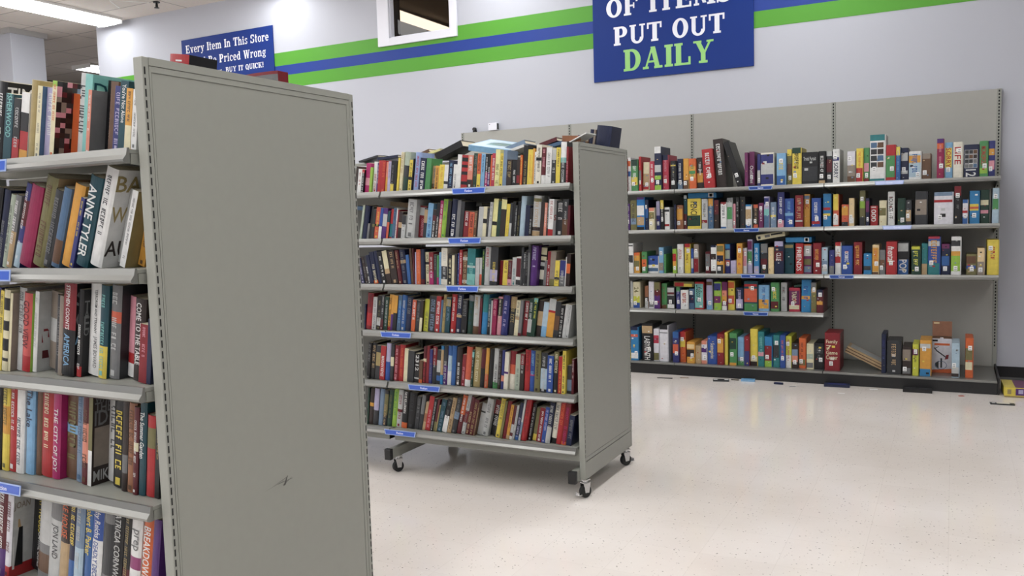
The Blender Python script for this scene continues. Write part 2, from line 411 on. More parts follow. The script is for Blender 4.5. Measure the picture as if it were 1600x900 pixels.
def letter(ch):
    p = Pen(); S, T, F, e = .235, .125, .11, .07
    r, dg, arc = p.r, p.dg, p.arc
    def stem(x, y0=0., y1=1., lo=1, hi=1, w=S):
        r(x, y0, x + w, y1)
        if lo: r(x - e, y0, x + w + e, y0 + F)
        if hi: r(x - e, y1 - F, x + w + e, y1)
    X = .7                                                  # x-height
    if ch in 'O0': arc(.4, .5, .4, .52, S, T, 0, 360, 32); W = .8
    elif ch == 'Q': arc(.4, .5, .4, .52, S, T, 0, 360, 32); dg(.5, .3, .7, -.12, .16); W = .84
    elif ch == 'C': arc(.4, .5, .4, .52, S, T, 40, 320, 28); r(.64, .62, .74, .98); W = .76
    elif ch == 'F': stem(.07); r(.1, .9, .7, 1); r(.61, .7, .7, .95); r(.25, .46, .52, .56); r(.47, .36, .54, .66); W = .72
    elif ch == 'E': stem(.07); r(.1, .9, .7, 1); r(.61, .72, .7, .95); r(.25, .46, .52, .56); r(.47, .36, .54, .66); r(.1, 0, .74, .1); r(.65, .05, .74, .3); W = .76
    elif ch == 'I': stem(.07); W = .34
    elif ch == 'T': stem(.28, hi=0); r(0, .9, .76, 1); r(0, .68, .09, .95); r(.67, .68, .76, .95); W = .76
    elif ch == 'M': stem(.07, w=.11); stem(.7, w=S); dg(.16, 1, .42, .1, .17); dg(.7, 1, .44, .1, .08); r(0, .91, .3, 1); r(.62, .91, .97, 1); W = .97
    elif ch == 'S': arc(.33, .74, .3, .28, S * .85, T, 20, 240, 18); arc(.33, .27, .33, .29, S * .85, T, -160, 62, 18); r(.56, .7, .64, 1.0); r(0, 0, .08, .32); W = .68
    elif ch == 'P': stem(.07); r(.2, .9, .45, 1); r(.2, .42, .45, .52); arc(.43, .71, .3, .29, S, T, -90, 90, 16); W = .76
    elif ch == 'U': r(.07, .3, .27, 1); r(0, .91, .34, 1); r(.62, .3, .73, 1); r(.52, .91, .82, 1); arc(.4, .32, .33, .34, S * .8, T, 180, 360, 18); W = .82
    elif ch == 'D': stem(.07); r(.2, .9, .4, 1); r(.2, 0, .4, .1); arc(.38, .5, .42, .5, S, T, -90, 90, 20); W = .82
    elif ch == 'A': dg(.06, 0, .38, 1, .09); dg(.56, 0, .34, 1, .21); r(.2, .28, .6, .37); r(-.02, 0, .25, F); r(.5, 0, .88, F); W = .88
    elif ch == 'L': stem(.07); r(.1, 0, .72, .1); r(.62, .05, .72, .36); W = .74
    elif ch == 'Y': r(.33, 0, .53, .5); r(.24, 0, .62, F); dg(.33, .45, .08, 1, .21); dg(.43, .45, .7, 1, .1); r(0, .91, .36, 1); r(.58, .91, .88, 1); W = .88
    elif ch == 'B': stem(.07); r(.2, .9, .45, 1); r(.2, .47, .45, .56); r(.2, 0, .45, .1); arc(.42, .75, .27, .25, S * .9, T, -90, 90, 14); arc(.44, .28, .31, .28, S, T, -90, 90, 14); W = .78
    elif ch == 'W': dg(.24, 0, .05, 1, .2); dg(.3, 0, .52, 1, .09); dg(.66, 0, .47, 1, .2); dg(.72, 0, .95, 1, .09); r(-.02, .91, .32, 1); r(.4, .91, .72, 1); r(.85, .91, 1.1, 1); W = 1.1
    elif ch == 'K': stem(.07); dg(.27, .42, .6, 1, .1); dg(.6, 0, .34, .56, .22); r(.5, .91, .82, 1); r(.52, 0, .88, F); W = .86
    elif ch == 'v': dg(.26, 0, .06, X, .17); dg(.32, 0, .48, X, .08); r(0, X - F, .28, X); r(.4, X - F, .64, X); W = .62
    elif ch == 'y': dg(.28, 0, .06, X, .17); dg(.2, -.22, .5, X, .08); r(0, X - F, .28, X); r(.42, X - F, .66, X); arc(.16, -.16, .12, .1, .1, .08, 90, 320, 8); W = .64
    elif ch == 'w': dg(.22, 0, .05, X, .16); dg(.26, 0, .42, X, .08); dg(.54, 0, .38, X, .16); dg(.58, 0, .72, X, .08); r(0, X - F, .26, X); r(.64, X - F, .86, X); W = .86
    elif ch == 'x': dg(.42, 0, .04, X, .17); dg(.06, 0, .44, X, .08); r(0, 0, .22, F); r(.36, 0, .66, F); r(0, X - F, .28, X); r(.38, X - F, .62, X); W = .66
    elif ch == 'k': stem(.06, w=.16, hi=0); r(0, 1 - F, .16, 1); dg(.22, .28, .44, X, .08); dg(.4, 0, .22, .4, .16); r(.34, 0, .64, F); r(.36, X - F, .6, X); W = .64
    elif ch == 'e': arc(.28, .35, .28, .37, .17, .09, 30, 320, 20); r(.12, .32, .55, .4); arc(.28, .35, .28, .37, .17, .09, -5, 40, 5); W = .56
    elif ch == 'c': arc(.28, .35, .28, .37, .17, .09, 40, 320, 20); r(.4, .44, .52, .66); W = .54
    elif ch == 'o': arc(.29, .35, .29, .37, .16, .09, 0, 360, 24); W = .58
    elif ch == 'r': stem(.06, 0, X, hi=0, w=.16); r(0, X - F, .2, X); arc(.38, .5, .17, .22, .1, .1, 60, 180, 8); r(.38, .5, .52, X); W = .52
    elif ch in 'nhm':
        stem(.06, 0, X if ch != 'h' else 1, hi=0, w=.16); r(0, (X if ch != 'h' else 1) - F, .2, X if ch != 'h' else 1)
        arc(.38, .45, .22, .27, .16, .1, 0, 170, 12); r(.44, 0, .6, .46); r(.37, 0, .67, F); W = .68
        if ch == 'm': arc(.76, .45, .22, .27, .16, .1, 0, 170, 12); r(.82, 0, .98, .46); r(.75, 0, 1.05, F); W = 1.06
    elif ch == 'i': stem(.06, 0, X, hi=0, w=.16); r(0, X - F, .2, X); arc(.14, .88, .1, .1, .1, .1, 0, 360, 12); W = .3
    elif ch == 'l': stem(.06, 0, 1, hi=0, w=.16); r(0, 1 - F, .2, 1); W = .3
    elif ch == 't': r(.1, .12, .26, .95); r(0, X - F, .42, X); arc(.26, .15, .16, .16, .16, .1, 180, 330, 8); W = .42
    elif ch == 's': arc(.24, .52, .2, .19, .13, .08, 20, 250, 12); arc(.24, .19, .22, .2, .13, .08, -170, 60, 12); r(.38, .5, .45, .7); r(0, 0, .07, .22); W = .48
    elif ch == 'u': r(.06, .2, .22, X); r(0, X - F, .2, X); arc(.27, .24, .21, .25, .15, .1, 180, 340, 10); r(.44, 0, .6, X); r(.36, X - F, .5, X); r(.5, 0, .68, F); W = .68
    elif ch in 'dab':
        if ch == 'b': arc(.32, .35, .27, .37, .16, .09, 0, 360, 20); r(.05, 0, .21, 1); r(-.01, 1 - F, .18, 1); W = .6
        elif ch == 'd': arc(.27, .35, .27, .37, .16, .09, 0, 360, 20); r(.38, 0, .54, 1); r(.3, 1 - F, .46, 1); r(.46, 0, .62, F); W = .62
        else: arc(.24, .21, .24, .23, .15, .09, 0, 360, 16); r(.34, 0, .5, .5); arc(.28, .48, .22, .24, .16, .09, 0, 160, 10); r(.42, 0, .6, F); W = .6
    elif ch == 'g': arc(.27, .42, .24, .28, .14, .08, 0, 360, 18); arc(.27, -.05, .27, .17, .12, .08, 0, 360, 16); r(.44, .58, .58, .7); W = .58
    elif ch == '!': r(.05, .32, .25, 1); arc(.15, .1, .12, .12, .12, .12, 0, 360, 12); W = .3
    elif ch == '.': arc(.1, .09, .1, .1, .1, .1, 0, 360, 12); W = .2
    elif ch == ',': arc(.1, .09, .1, .1, .1, .1, 0, 360, 12); dg(.02, -.16, .1, .06, .08); W = .22
    elif ch == "'": dg(.04, .68, .06, 1, .12); W = .2
    else: W = .35
    return p.q, W
def sign_line(mb, text, x0, x1, zb, hh, y, col):
    """one line of letters between x0 and x1, baseline zb, capitals hh high, on the plane y"""
    tot = 0; parts = []
    for ch in text:
        q, W = letter(ch); parts.append((tot, q)); tot += W + .1
    tot -= .1; k = (x1 - x0) / tot
    for off, q in parts:
        for n, g in enumerate(q):
            mb.quad([(x0 + (off + px) * k, y - n * .000004, zb + pz * hh) for px, pz in g], col)
def sign(x0, x1, z0, z1, lines, label, board):
    t = empty('wall_sign', ((x0 + x1) / 2, WY - .004, z0)); cx = (x0 + x1) / 2
    b = MB(); b.box(x0 - cx, x1 - cx, -.012, 0, 0, z1 - z0, board, cols=[board] * 4 + [lin((40, 60, 120))] * 2)
    b.build('sign_board', MSIGN, t, bevel=.0015)
    for (text, a, c, zb, hh, col) in lines:
        m = MB(); sign_line(m, text, a - cx, c - cx, zb - z0, hh, -.0135, col)
        m.build('lettering', MLABEL, t)
    return tag(t, label, 'sign', 'blue signs on the back wall')
BLUE = lin((22, 50, 122)); WHT = lin((228, 230, 238)); GRNL = lin((140, 200, 108))
sign(-3.095, -1.58, 2.681, 3.9, [('OF ITEMS', -2.955, -1.77, 3.27, .168, WHT), ('PUT OUT', -2.885, -1.835, 3.004, .172, WHT), ('DAILY', -2.79, -1.935, 2.755, .2, GRNL)],
     'large blue sign reading PUT OUT DAILY high on the wall over the games', BLUE)
sign(-8.66, -7.14, 2.98, 3.745, [('Every Item In This Store', -8.585, -7.205, 3.575, .098, WHT), ('Could Be Priced Wrong', -8.56, -7.26, 3.405, .098, WHT),
                                  ("If it's too low...BUY IT QUICK!", -8.5, -7.305, 3.275, .062, WHT), ("If it's too high, come back next week!", -8.59, -7.195, 3.145, .062, WHT)],
     'smaller blue sign reading Every Item In This Store above the nearest case', BLUE)
# small box and bracket on the wall above the shelving
t = empty('wall_switch_box', (-4.205, WY - .004, 2.305))
b = MB(); b.box(-.05, .05, -.055, 0, 0, .075); b.build('housing', MCASE, t, bevel=.004)
b = MB(); b.box(.0505, .052, -.048, -.012, .008, .068); b.build('side_vent', MBLACK, t)
b = MB(); b.cyl((-.03, -.0555, .06), 'y', .004, -.002, 10); b.build('indicator', MBLACK, t)
tag(t, 'small white square box fixed to the wall above the shelving', 'wall box')
b = MB(); b.cyl((0, 0, 0), 'y', .018, -.03, 14); b.box(-.022, .022, -.012, 0, -.03, -.012)
o = b.build('wall_hook', MBLACK); o.location = (-4.44, WY - .004, 2.335); tag(o, 'tiny black knob on the wall beside the small white box', 'hook')
# ---------------------------------------------------------------- wheeled double-sided bookcases
def slots(mb, x, y, z0, z1, face, step=.0254, hh=.0175, ww=.0042):
    """a column of dark slots; face 'x' lies on a plane facing +x, face 'y' on a plane facing -y"""
    z = z0
    while z < z1:
        if face == 'x': mb.quad([(x, y - ww / 2, z), (x, y + ww / 2, z), (x, y + ww / 2, z + hh), (x, y - ww / 2, z + hh)])
        else: mb.quad([(x - ww / 2, y, z), (x + ww / 2, y, z), (x + ww / 2, y, z + hh), (x - ww / 2, y, z + hh)])
        z += step
LIP = [(0, 0), (0, -.036), (-.012, -.036), (-.0185, -.032), (-.019, -.027), (-.010, -.016), (-.0075, -.006), (-.006, 0)]
def shelf(root, x0, x1, yf, depth, z, label=None, name='shelf', txt='Fiction', back=False, lipmat=None, colr=(58, 92, 186)):
    """deck whose upper lip edge is at height z, lip at yf facing -y"""
    b = MB(); s = -1 if back else 1
    ya, yb = sorted((yf, yf + s * depth))
    b.box(x0 + .004, x1 - .004, ya, yb, z - .012, z - .0035)
    o = b.build(name, MGREY, root)
    l = MB(); pr = [(yf + s * p, z + q) for p, q in LIP]
    if back: pr = pr[::-1]
    l.prism(pr, 'x', x0, x1)
    l.build('price_channel', lipmat or MLIP, o)
    if label:
        a, c = label
        g = MB(); y = yf - .021
        cc = lin(colr); sk = .006
        g.prism([(a, z - .003), (a + .006, z - .033), (c - .006, z - .033), (c, z - .003)], 'y', y - .0015, y, lin((150, 170, 215)))
        g.prism([(a + .006, z - .007), (a + .011, z - .029), (c - .011, z - .029), (c - .006, z - .007)], 'y', y - .002, y - .0016, cc)
        asp = glyphs(txt)[2]; hh = .012
        put(g, txt, ((a + c) / 2 - asp * hh / 2, y - .0024, z - .024), (1, 0, 0), (0, 0, 1), asp * hh, hh, lin((225, 232, 250)))
        g.build('shelf_label', MLABEL, o)
    return o
def caster(root, x, y, top, lever, ang=0.):
    """swivel caster: plate, fork, wheel, brake lever"""
    f = MB(); f.box(-.02, .02, -.02, .02, top - .006, top)
    f.cyl((0, 0, top - .018), 'z', .015, .012)
    for s in (-1, 1):
        f.prism([(-.02, top - .016), (-.012, .028), (.012, .026), (.022, top - .016)], 'x', s * .0165 - .0015, s * .0165 + .0015)
    f.box(-.018, .018, -.02, .022, top - .02, top - .015)
    o = f.build('caster', MCHROME, root); o.location = (x, y, 0); o.rotation_euler = (0, 0, ang)
    wv = MB(); wv.cyl((-.0125, 0, .0325), 'x', .0315, .025, 28); wv.cyl((-.0145, 0, .0325), 'x', .016, .029, 18)
    wv.build('wheel', MWHEEL, o, bevel=.003)
    if lever:
        lv = MB(); lv.box(-.012, .012, -.052, -.02, .018, .022); lv.box(-.012, .012, -.05, -.046, .022, .034)
        lv.build('brake_lever', MCHROME, o)
    return o
def bookcase(X, Y, H, W, bays, zs, zdeck, base, label, labels, txt, ends, centre):
    """X,Y: corner nearest the viewer's right; the case runs toward -x, W deep toward +y"""
    t = empty('bookcase', (X - bays * .577, Y + W / 2, 0)); ox, oy = t.location.x, t.location.y
    def L(x): return x - ox
    def K(y): return y - oy
    J = base
    # end panel with its two uprights
    e = MB()
    pw = .019
    e.box(L(X - .026), L(X - .004), K(Y + pw), K(Y + W - pw), J + .002, H - .002)
    e.box(L(X - .005), L(X - .0005), K(Y + pw), K(Y + W - pw), H - .0185, H)                 # cap rail
    for (a0, a1, c0, c1) in ((Y + pw + .0005, Y + W - pw - .0005, H - .0335, H - .020), (Y + pw + .0005, Y + W - pw - .0005, J + .002, J + .020),
                             (Y + pw + .0005, Y + pw + .006, J + .020, H - .0335), (Y + W - pw - .012, Y + W - pw - .0005, J + .020, H - .0335)):
        e.box(L(X - .005), L(X - .0012), K(a0), K(a1), c0, c1)
    e.box(L(X - .005), L(X - .0022), K(Y + pw + .0075), K(Y + W - pw - .0135), J + .0215, H - .035)
    ep = e.build('end_panel', MGREY, t)
    if ends.get('scuff'):
        sc = MB(); rg = random.Random(3)
        for (ya, za, yb, zb, wd) in ((1.672, .682, 1.745, .690, .0014), (1.70, .686, 1.76, .697, .0025), (1.715, .687, 1.778, .688, .0012), (1.742, .676, 1.758, .700, .002), (1.738, .679, 1.775, .692, .001)):
            sc.quad([(L(X - .0019), K(ya), za), (L(X - .0019), K(yb), zb), (L(X - .0019), K(yb + .004), zb + wd), (L(X - .0019), K(ya + .01), za + wd)])
        sc.build('scuff_mark', mat('scuff_grey', (82, 80, 78), .7), ep)
    b = MB(); b.box(L(X - .031), L(X - .001), K(Y + .002), K(Y + W - .002), ends['foot'], J - .002)
    b.build('base_rail', MGREY, t, bevel=.002)
    for k in range(bays + 1):
        xp = X - k * 1.155
        for s, yy in ((0, Y), (1, Y + W)):
            p = MB()
            ya, yb = (yy, yy + pw - .0008) if s == 0 else (yy - pw + .0008, yy)
            xa, xb = xp - .030, xp
            if k: xa, xb = xp - .016, xp + .014
            if k and not centre.get('full'):
                ym = Y + W / 2; ya, yb = (ym - .035, ym - .008) if s == 0 else (ym + .008, ym + .035)
            p.box(L(xa), L(xb), K(ya), K(yb), ends['foot'] + .001 if not k else J - .05, H)
            o = p.build('upright', MGREY, t, bevel=.0018)
            q = MB()
            if k == 0: slots(q, L(xb) + .0004, K(Y + .0062 if s == 0 else Y + W - .0062), J + .02, H - .022, 'x')
            if k: slots(q, L((xa + xb) / 2), K(ya) - .0004, J + .02, H - .022, 'y')
            q.build('slot_column', MDARK, o)
    # centre back panels and top rail
    ym = Y + W / 2
    for k in range(bays):
        xa, xb = X - (k + 1) * 1.155 + .015, X - k * 1.155 - .032
        tops = sorted(zs + [zdeck], reverse=True); up = H - .03
        for i, zt in enumerate(tops):
            hi = up if i == 0 else tops[i - 1] - .016
            if i in centre['open']: hi -= .045
            lo = zt
            if i in centre['low']: hi = lo + .10
            p = MB(); p.box(L(xa), L(xb), K(ym - .004), K(ym + .004), lo, hi); p.build('back_panel', MBACK, t)
        if centre['rail']:
            p = MB(); p.box(L(xa), L(xb), K(ym - .015), K(ym + .015), centre['rail'] - .016, centre['rail']); p.build('top_rail', MGREY, t, bevel=.002)
    for i, z in enumerate(zs + [zdeck]):
        for k in range(bays):
            xb = X - k * 1.155 - .034 - (.004 if k == 0 else -.026); xa = X - (k + 1) * 1.155 + .003
            lab = labels[i]
            if lab and not (xa - .12 < lab[0] and lab[1] < xb + .12 and abs((lab[0] + lab[1]) / 2 - (xa + xb) / 2) < (xb - xa) / 2 + .05): lab = None
            lab = (L(lab[0]), L(lab[1])) if lab else None
            shelf(t, L(xa), L(xb), K(Y - .018), W / 2 + .016, z, lab, 'bottom_shelf' if z == zdeck else 'shelf', txt)
            shelf(t, L(xa), L(xb), K(Y + W + .018), W / 2 + .016, z, None, 'bottom_shelf' if z == zdeck else 'shelf', txt, back=True)
            # bracket under the deck at each end
            for xx in (xa + .006, xb - .006):
                br = MB(); br.prism([(K(Y - .012), z - .037), (K(Y - .012), z - .013), (K(ym - .01), z - .013), (K(ym - .01), z - .07), (K(ym - .06), z - .07)], 'x', L(xx) - .0015, L(xx) + .0015)
                br.build('shelf_bracket', MGREY, t)
    # skirt below the bottom shelf
    for k in range(bays):
        xb = X - k * 1.155 - .034; xa = X - (k + 1) * 1.155 + .003
        p = MB(); p.box(L(xa), L(xb), K(Y + .012), K(Y + .015), zdeck - .075, zdeck - .0125); p.box(L(xa), L(xb), K(Y + W - .015), K(Y + W - .012), zdeck - .075, zdeck - .0125)
        p.box(L(xa), L(xb), K(Y + .015), K(Y + W - .015), zdeck - .075, zdeck - .073)
        p.build('skirt_rail', MGREY, t)
    # foot beams with rubber caps and casters
    F = ends['foot']
    for k in range(bays + 1):
        xp = X - k * 1.155 - (.048 if k == 0 else 0)
        o = MB(); o.box(L(xp - .017), L(xp + .017), K(Y - .035), K(Y + W + .035), F - .004, F + .050)
        bm = o.build('foot_beam', MGREY, t, bevel=.003)
        for s in (-1, 1):
            c = MB(); yy = Y - .062 if s < 0 else Y + W + .035
            c.box(L(xp - .021), L(xp + .021), K(yy), K(yy + .027), F - .008, F + .054); c.build('end_cap', MBLACK, bm, bevel=.004)
            caster(t, L(xp + (.030 if k == 0 else 0)), K(Y + .035 if s < 0 else Y + W - .06), F - .003, k == 0, -.5 if s < 0 else math.pi - .6)
    return tag(t, label, 'bookcase', 'wheeled grey bookcases')

bookcase(-1.6516, 1.3584, 1.7999, .769, 1, [1.5935, 1.3137, 1.0319, .7433], .4355, .19, 'grey steel bookcase closest to the camera, its tall blank end panel scuffed near the bottom',
         [(-2.32, -2.12), (-2.34, -2.138), (-2.485, -2.279), (-2.37, -2.167), None], 'Non-Fiction', dict(foot=.10, scuff=True), dict(open=(), low=(), rail=0, full=True))
bookcase(-1.5989, 3.7777, 1.7606, .687, 2, [1.5674, 1.3134, 1.0643, .8067, .5245], .2623, .1885, 'free-standing grey wheeled bookcase packed with fiction in the middle of the floor',
         [(-2.294, -2.093), (-2.327, -2.128), (-2.349, -2.152), (-2.783, -2.579), (-2.613, -2.408), (-2.784, -2.575)], 'Fiction', dict(foot=.098), dict(open=(2, 3), low=(), rail=1.756))

# ---------------------------------------------------------------- wall shelving for the games
D = 7.7088; X3 = -4.5718; TOP = 2.3024; BAY = 1.2192
WL = {(1, 0): [], (2, 0): [(-1.504, -1.309)], (3, 0): [(-.543, -.336)], (2, 1): [(-1.627, -1.417)], (3, 1): [(-.486, -.28)], (1, 2): [], (2, 2): [(-1.571, -1.372)], (3, 2): [(-.873, -.687)], (2, 3): [(-1.551, -1.347)]}
NAMES = ['the end bay hidden behind the middle case', 'the bay just showing past the middle case', 'the bay holding five shelves of games', 'the end bay with a gap above its bottom shelf']
ZS = [1.6092, 1.2647, .8822, .5681]
for k in range(4):
    xa, xb = X3 + k * BAY, X3 + (k + 1) * BAY
    cx = (xa + xb) / 2
    t = empty('wall_shelving', (cx, D, 0))
    lo, hi = xa - cx, xb - cx
    b = MB(); b.box(lo + .016, hi - .016, .004, .03, .1, TOP - .003); b.box(lo + .016, hi - .016, -.001, .004, 1.62, TOP - .001)
    b.box(lo + .016, hi - .016, -.001, .004, .11, 1.612)
    b.build('back_panel', MBACK, t)
    for s in ((-1, 1) if k == 0 else (1,)):
        xc = hi if s > 0 else lo
        p = MB(); p.box(xc - .0155, xc + .0155, -.006, .034, .02, TOP)
        o = p.build('upright', MGREY, t, bevel=.002)
        q = MB(); slots(q, xc, -.0065, .27, TOP - .012, 'y', hh=.0155, ww=.010); q.build('slot_column', MDARK, o)
    for i, z in enumerate(ZS):
        if k == 3 and i == 3: continue
        lb = WL.get((k, i)) or []
        a = lb[0] if lb else None
        light = (k, i) in ((3, 0), (3, 1))
        o = shelf(t, lo + .003, hi - .003, -.5662, .56, z, (a[0] - cx, a[1] - cx) if a else None, 'shelf', 'Games', colr=(190, 200, 235) if light else (44, 72, 140))
        for xx in (lo + .02, hi - .02):
            br = MB(); br.prism([(-.54, z - .037), (-.54, z - .013), (-.004, z - .013), (-.004, z - .085), (-.06, z - .085)], 'x', xx - .0015, xx + .0015); br.build('shelf_bracket', MGREY, t)
    # base deck and black kick plate
    b = MB(); b.box(lo + .002, hi - .002, -.638, -.002, .088, .1048); o = b.build('base_shelf', MLIP, t, bevel=.002)
    b = MB(); b.box(lo, hi, -.628, -.622, .001, .088); b.box(lo, hi, -.622, -.01, .001, .02); b.build('kick_plate', MBLACK, t)
    if k == 3:
        b = MB(); b.box(hi + .0005, hi + .014, -.632, .02, .001, .13); b.build('end_bracket', MBLACK, t, bevel=.003)
    tag(t, 'grey steel wall shelving, ' + NAMES[k], 'shelving', 'grey shelving bays along the wall')
# ---------------------------------------------------------------- books and game boxes
def parse(spec):
    p = spec.split('|')[0]
    toks = []
    for part in spec.split(' '):
        if toks and toks[-1][1] in '=' and toks[-1][0] in 'ST' and part[1:2] != '=':
            toks[-1] += ' ' + part
        else:
            toks.append(part)
    base = toks[0]; d = dict(base=base, b=[], T=[], S=[], p=[], t=None, s=None, g=None)
    for t in toks[1:]:
        k, v = t[0], t[2:]
        if k == 'b':
            c, a, e = v.split(':'); d['b'].append((c, float(a), float(e)))
        elif k == 'p':
            q = v.split(':'); d['p'].append((q[0],) + tuple(float(z) for z in q[1:]))
        elif k == 't': d['t'] = v
        elif k == 's': d['s'] = v
        elif k == 'g': d['g'] = tuple(int(q) for q in v.split(':'))
        elif k == 'T':
            hz = v.endswith('|h'); v = v.replace('|h', '')
            q = v.split(':'); d['T'].append((q[0], q[1], float(q[2]), float(q[3]), hz))
        elif k == 'S':
            q = v.split(':'); d['S'].append((q[0], q[1], float(q[2]), float(q[3]) if len(q) > 3 else .86))
    return d

def color_at(d, z, key=None):
    c = d['base']
    for k, a, e in d['b']:
        if a <= z < e: c = k
    return c

def cuts(d):
    z = {0., 1.}
    for k, a, e in d['b']: z |= {a, min(e, 1.)}
    return sorted(z)

def book(x, y, z0, w, h, dp, lean, spec, label, group):
    rng = random.Random(hash((round(x, 3), round(h, 3), len(spec))) & 0xffff)
    d = parse(spec)
    hard = h > .198 or d['base'] in ('mr', 'nv') and h > .18
    t = .0026 if hard else .0007
    t = min(t, w * .2)
    xo = -w if lean > 0 else 0.                       # the corner it stands on is the origin
    prof = []
    if hard and w > .016:
        rr_ = min(.006, w * .18)
        for k in range(7):
            a = k / 6
            prof.append((w * a, rr_ * (1 - math.sin(math.pi * a) ** .6)))
        inner = [(max(t, min(w - t, px)), py + t) for px, py in prof]
    else:
        prof = [(0, .0006), (min(.0012, w * .1), 0), (w - min(.0012, w * .1), 0), (w, .0006)]
        inner = [(t, t), (w * .3, t), (w * .7, t), (w - t, t)]
    outer = [(0, dp)] + prof + [(w, dp)]
    inn = [(t, dp)] + inner + [(w - t, dp)]
    n = len(outer); mb = MB()
    zs = cuts(d)
    basec = LC[d['base']]
    sidec = LC[d['s']] if d['s'] and d['s'] != 'ph' else basec
    for a, e in zip(zs[:-1], zs[1:]):
        col = LC[color_at(d, (a + e) / 2)]
        za, ze = a * h, e * h
        for k in range(n - 1):
            c = col if 0 < k < n - 2 else (sidec if (k == n - 2) else basec)
            p, q = outer[k], outer[k + 1]
            mb.quad([(xo + p[0], p[1], za), (xo + q[0], q[1], za), (xo + q[0], q[1], ze), (xo + p[0], p[1], ze)], c)
    for k in range(n - 1):
        p, q, pi, qi = outer[k], outer[k + 1], inn[k], inn[k + 1]
        tc = LC[color_at(d, .999)] if 0 < k < n - 2 else (sidec if k == n - 2 else basec)
        mb.quad([(xo + p[0], p[1], h), (xo + q[0], q[1], h), (xo + qi[0], qi[1], h), (xo + pi[0], pi[1], h)], tc)
        mb.quad([(xo + pi[0], pi[1], 0), (xo + qi[0], qi[1], 0), (xo + q[0], q[1], 0), (xo + p[0], p[1], 0)], basec)
        mb.quad([(xo + pi[0], pi[1], h), (xo + qi[0], qi[1], h), (xo + qi[0], qi[1], 0), (xo + pi[0], pi[1], 0)], MPC)
    for s in (0, n - 1):
        p, q = outer[s], inn[s]
        if s == 0: p, q = q, p
        mb.quad([(xo + p[0], p[1], 0), (xo + q[0], q[1], 0), (xo + q[0], q[1], h), (xo + p[0], p[1], h)] if s == 0 else
                [(xo + q[0], q[1], 0), (xo + p[0], p[1], 0), (xo + p[0], p[1], h), (xo + q[0], q[1], h)][::-1], basec)
    for c, a0, a1, e0, e1 in d['p']:
        mb.quad([(xo + w + .0003 + .0001 * (c != 'rd'), dp * a0, h * e0), (xo + w + .0003 + .0001 * (c != 'rd'), dp * a1, h * e0), (xo + w + .0003 + .0001 * (c != 'rd'), dp * (a1 - .03), h * e1), (xo + w + .0003 + .0001 * (c != 'rd'), dp * (a0 + .05 * (c == 'bk')), h * e1)], LC[c])
    if d['s'] == 'ph':
        keys = ['bk', 'dg', 'db', 'bk', 'mr', 'dg', 'tp', 'gb', 'bk', 'mr', 'db', 'pk']
        for i in range(9):
            for j in range(15):
                c = LC[rng.choice(keys)]
                mb.quad([(xo + w + .0002, dp * i / 9, h * j / 15), (xo + w + .0002, dp * (i + 1) / 9, h * j / 15),
                         (xo + w + .0002, dp * (i + 1) / 9, h * (j + 1) / 15), (xo + w + .0002, dp * i / 9, h * (j + 1) / 15)], c)
    yf = -.0004
    for c, s, a, e, hz in d['T']:
        L = (e - a) * h; hh = min(w * .66, L / max(.4, glyphs(s)[2]) * 1.5)
        put(mb, s, (xo + w / 2 - hh / 2, yf, e * h), (0, 0, -1), (1, 0, 0), L, hh, LC[c])
    if d['t'] and w > .007:
        a, e = rng.choice([(.1, .9), (.2, .85), (.08, .6), (.3, .92), (.45, .95)])
        hh = w * rng.uniform(.32, .55)
        marks(mb, (xo + w / 2 - hh / 2, yf, e * h), (0, 0, -1), (1, 0, 0), (e - a) * h, hh, LC[d['t']], rng)
        if rng.random() < .5:
            mb.quad([(xo + w * .32, yf, h * .03), (xo + w * .68, yf, h * .03), (xo + w * .68, yf, h * .03 + w * .4), (xo + w * .32, yf, h * .03 + w * .4)], LC[d['t']])
    for c, s, zc, fw in d['S']:
        asp = glyphs(s)[2]; lw = dp * fw; lh = min(h * .16, lw / asp * 1.5)
        put(mb, s, (xo + w + .0008, dp * .035, zc * h - lh / 2), (0, 1, 0), (0, 0, 1), min(lw, lh * asp * 1.6), lh, LC[c])
    o = mb.build('hardcover_book' if hard else 'paperback_book', MV)
    o.location = (x, y, z0)
    o.rotation_euler = (0, math.radians(lean), 0)
    g = MB()
    gap = .0035 if hard else .0004
    g.box(xo + t + .0001, xo + w - t - .0001, max(t, .001) + .004, dp - gap * .8, gap, h - gap)
    g.build('page_block', MPAGE, o)
    tag(o, label, 'book', group)
    return o
MPC = lin((214, 204, 180))

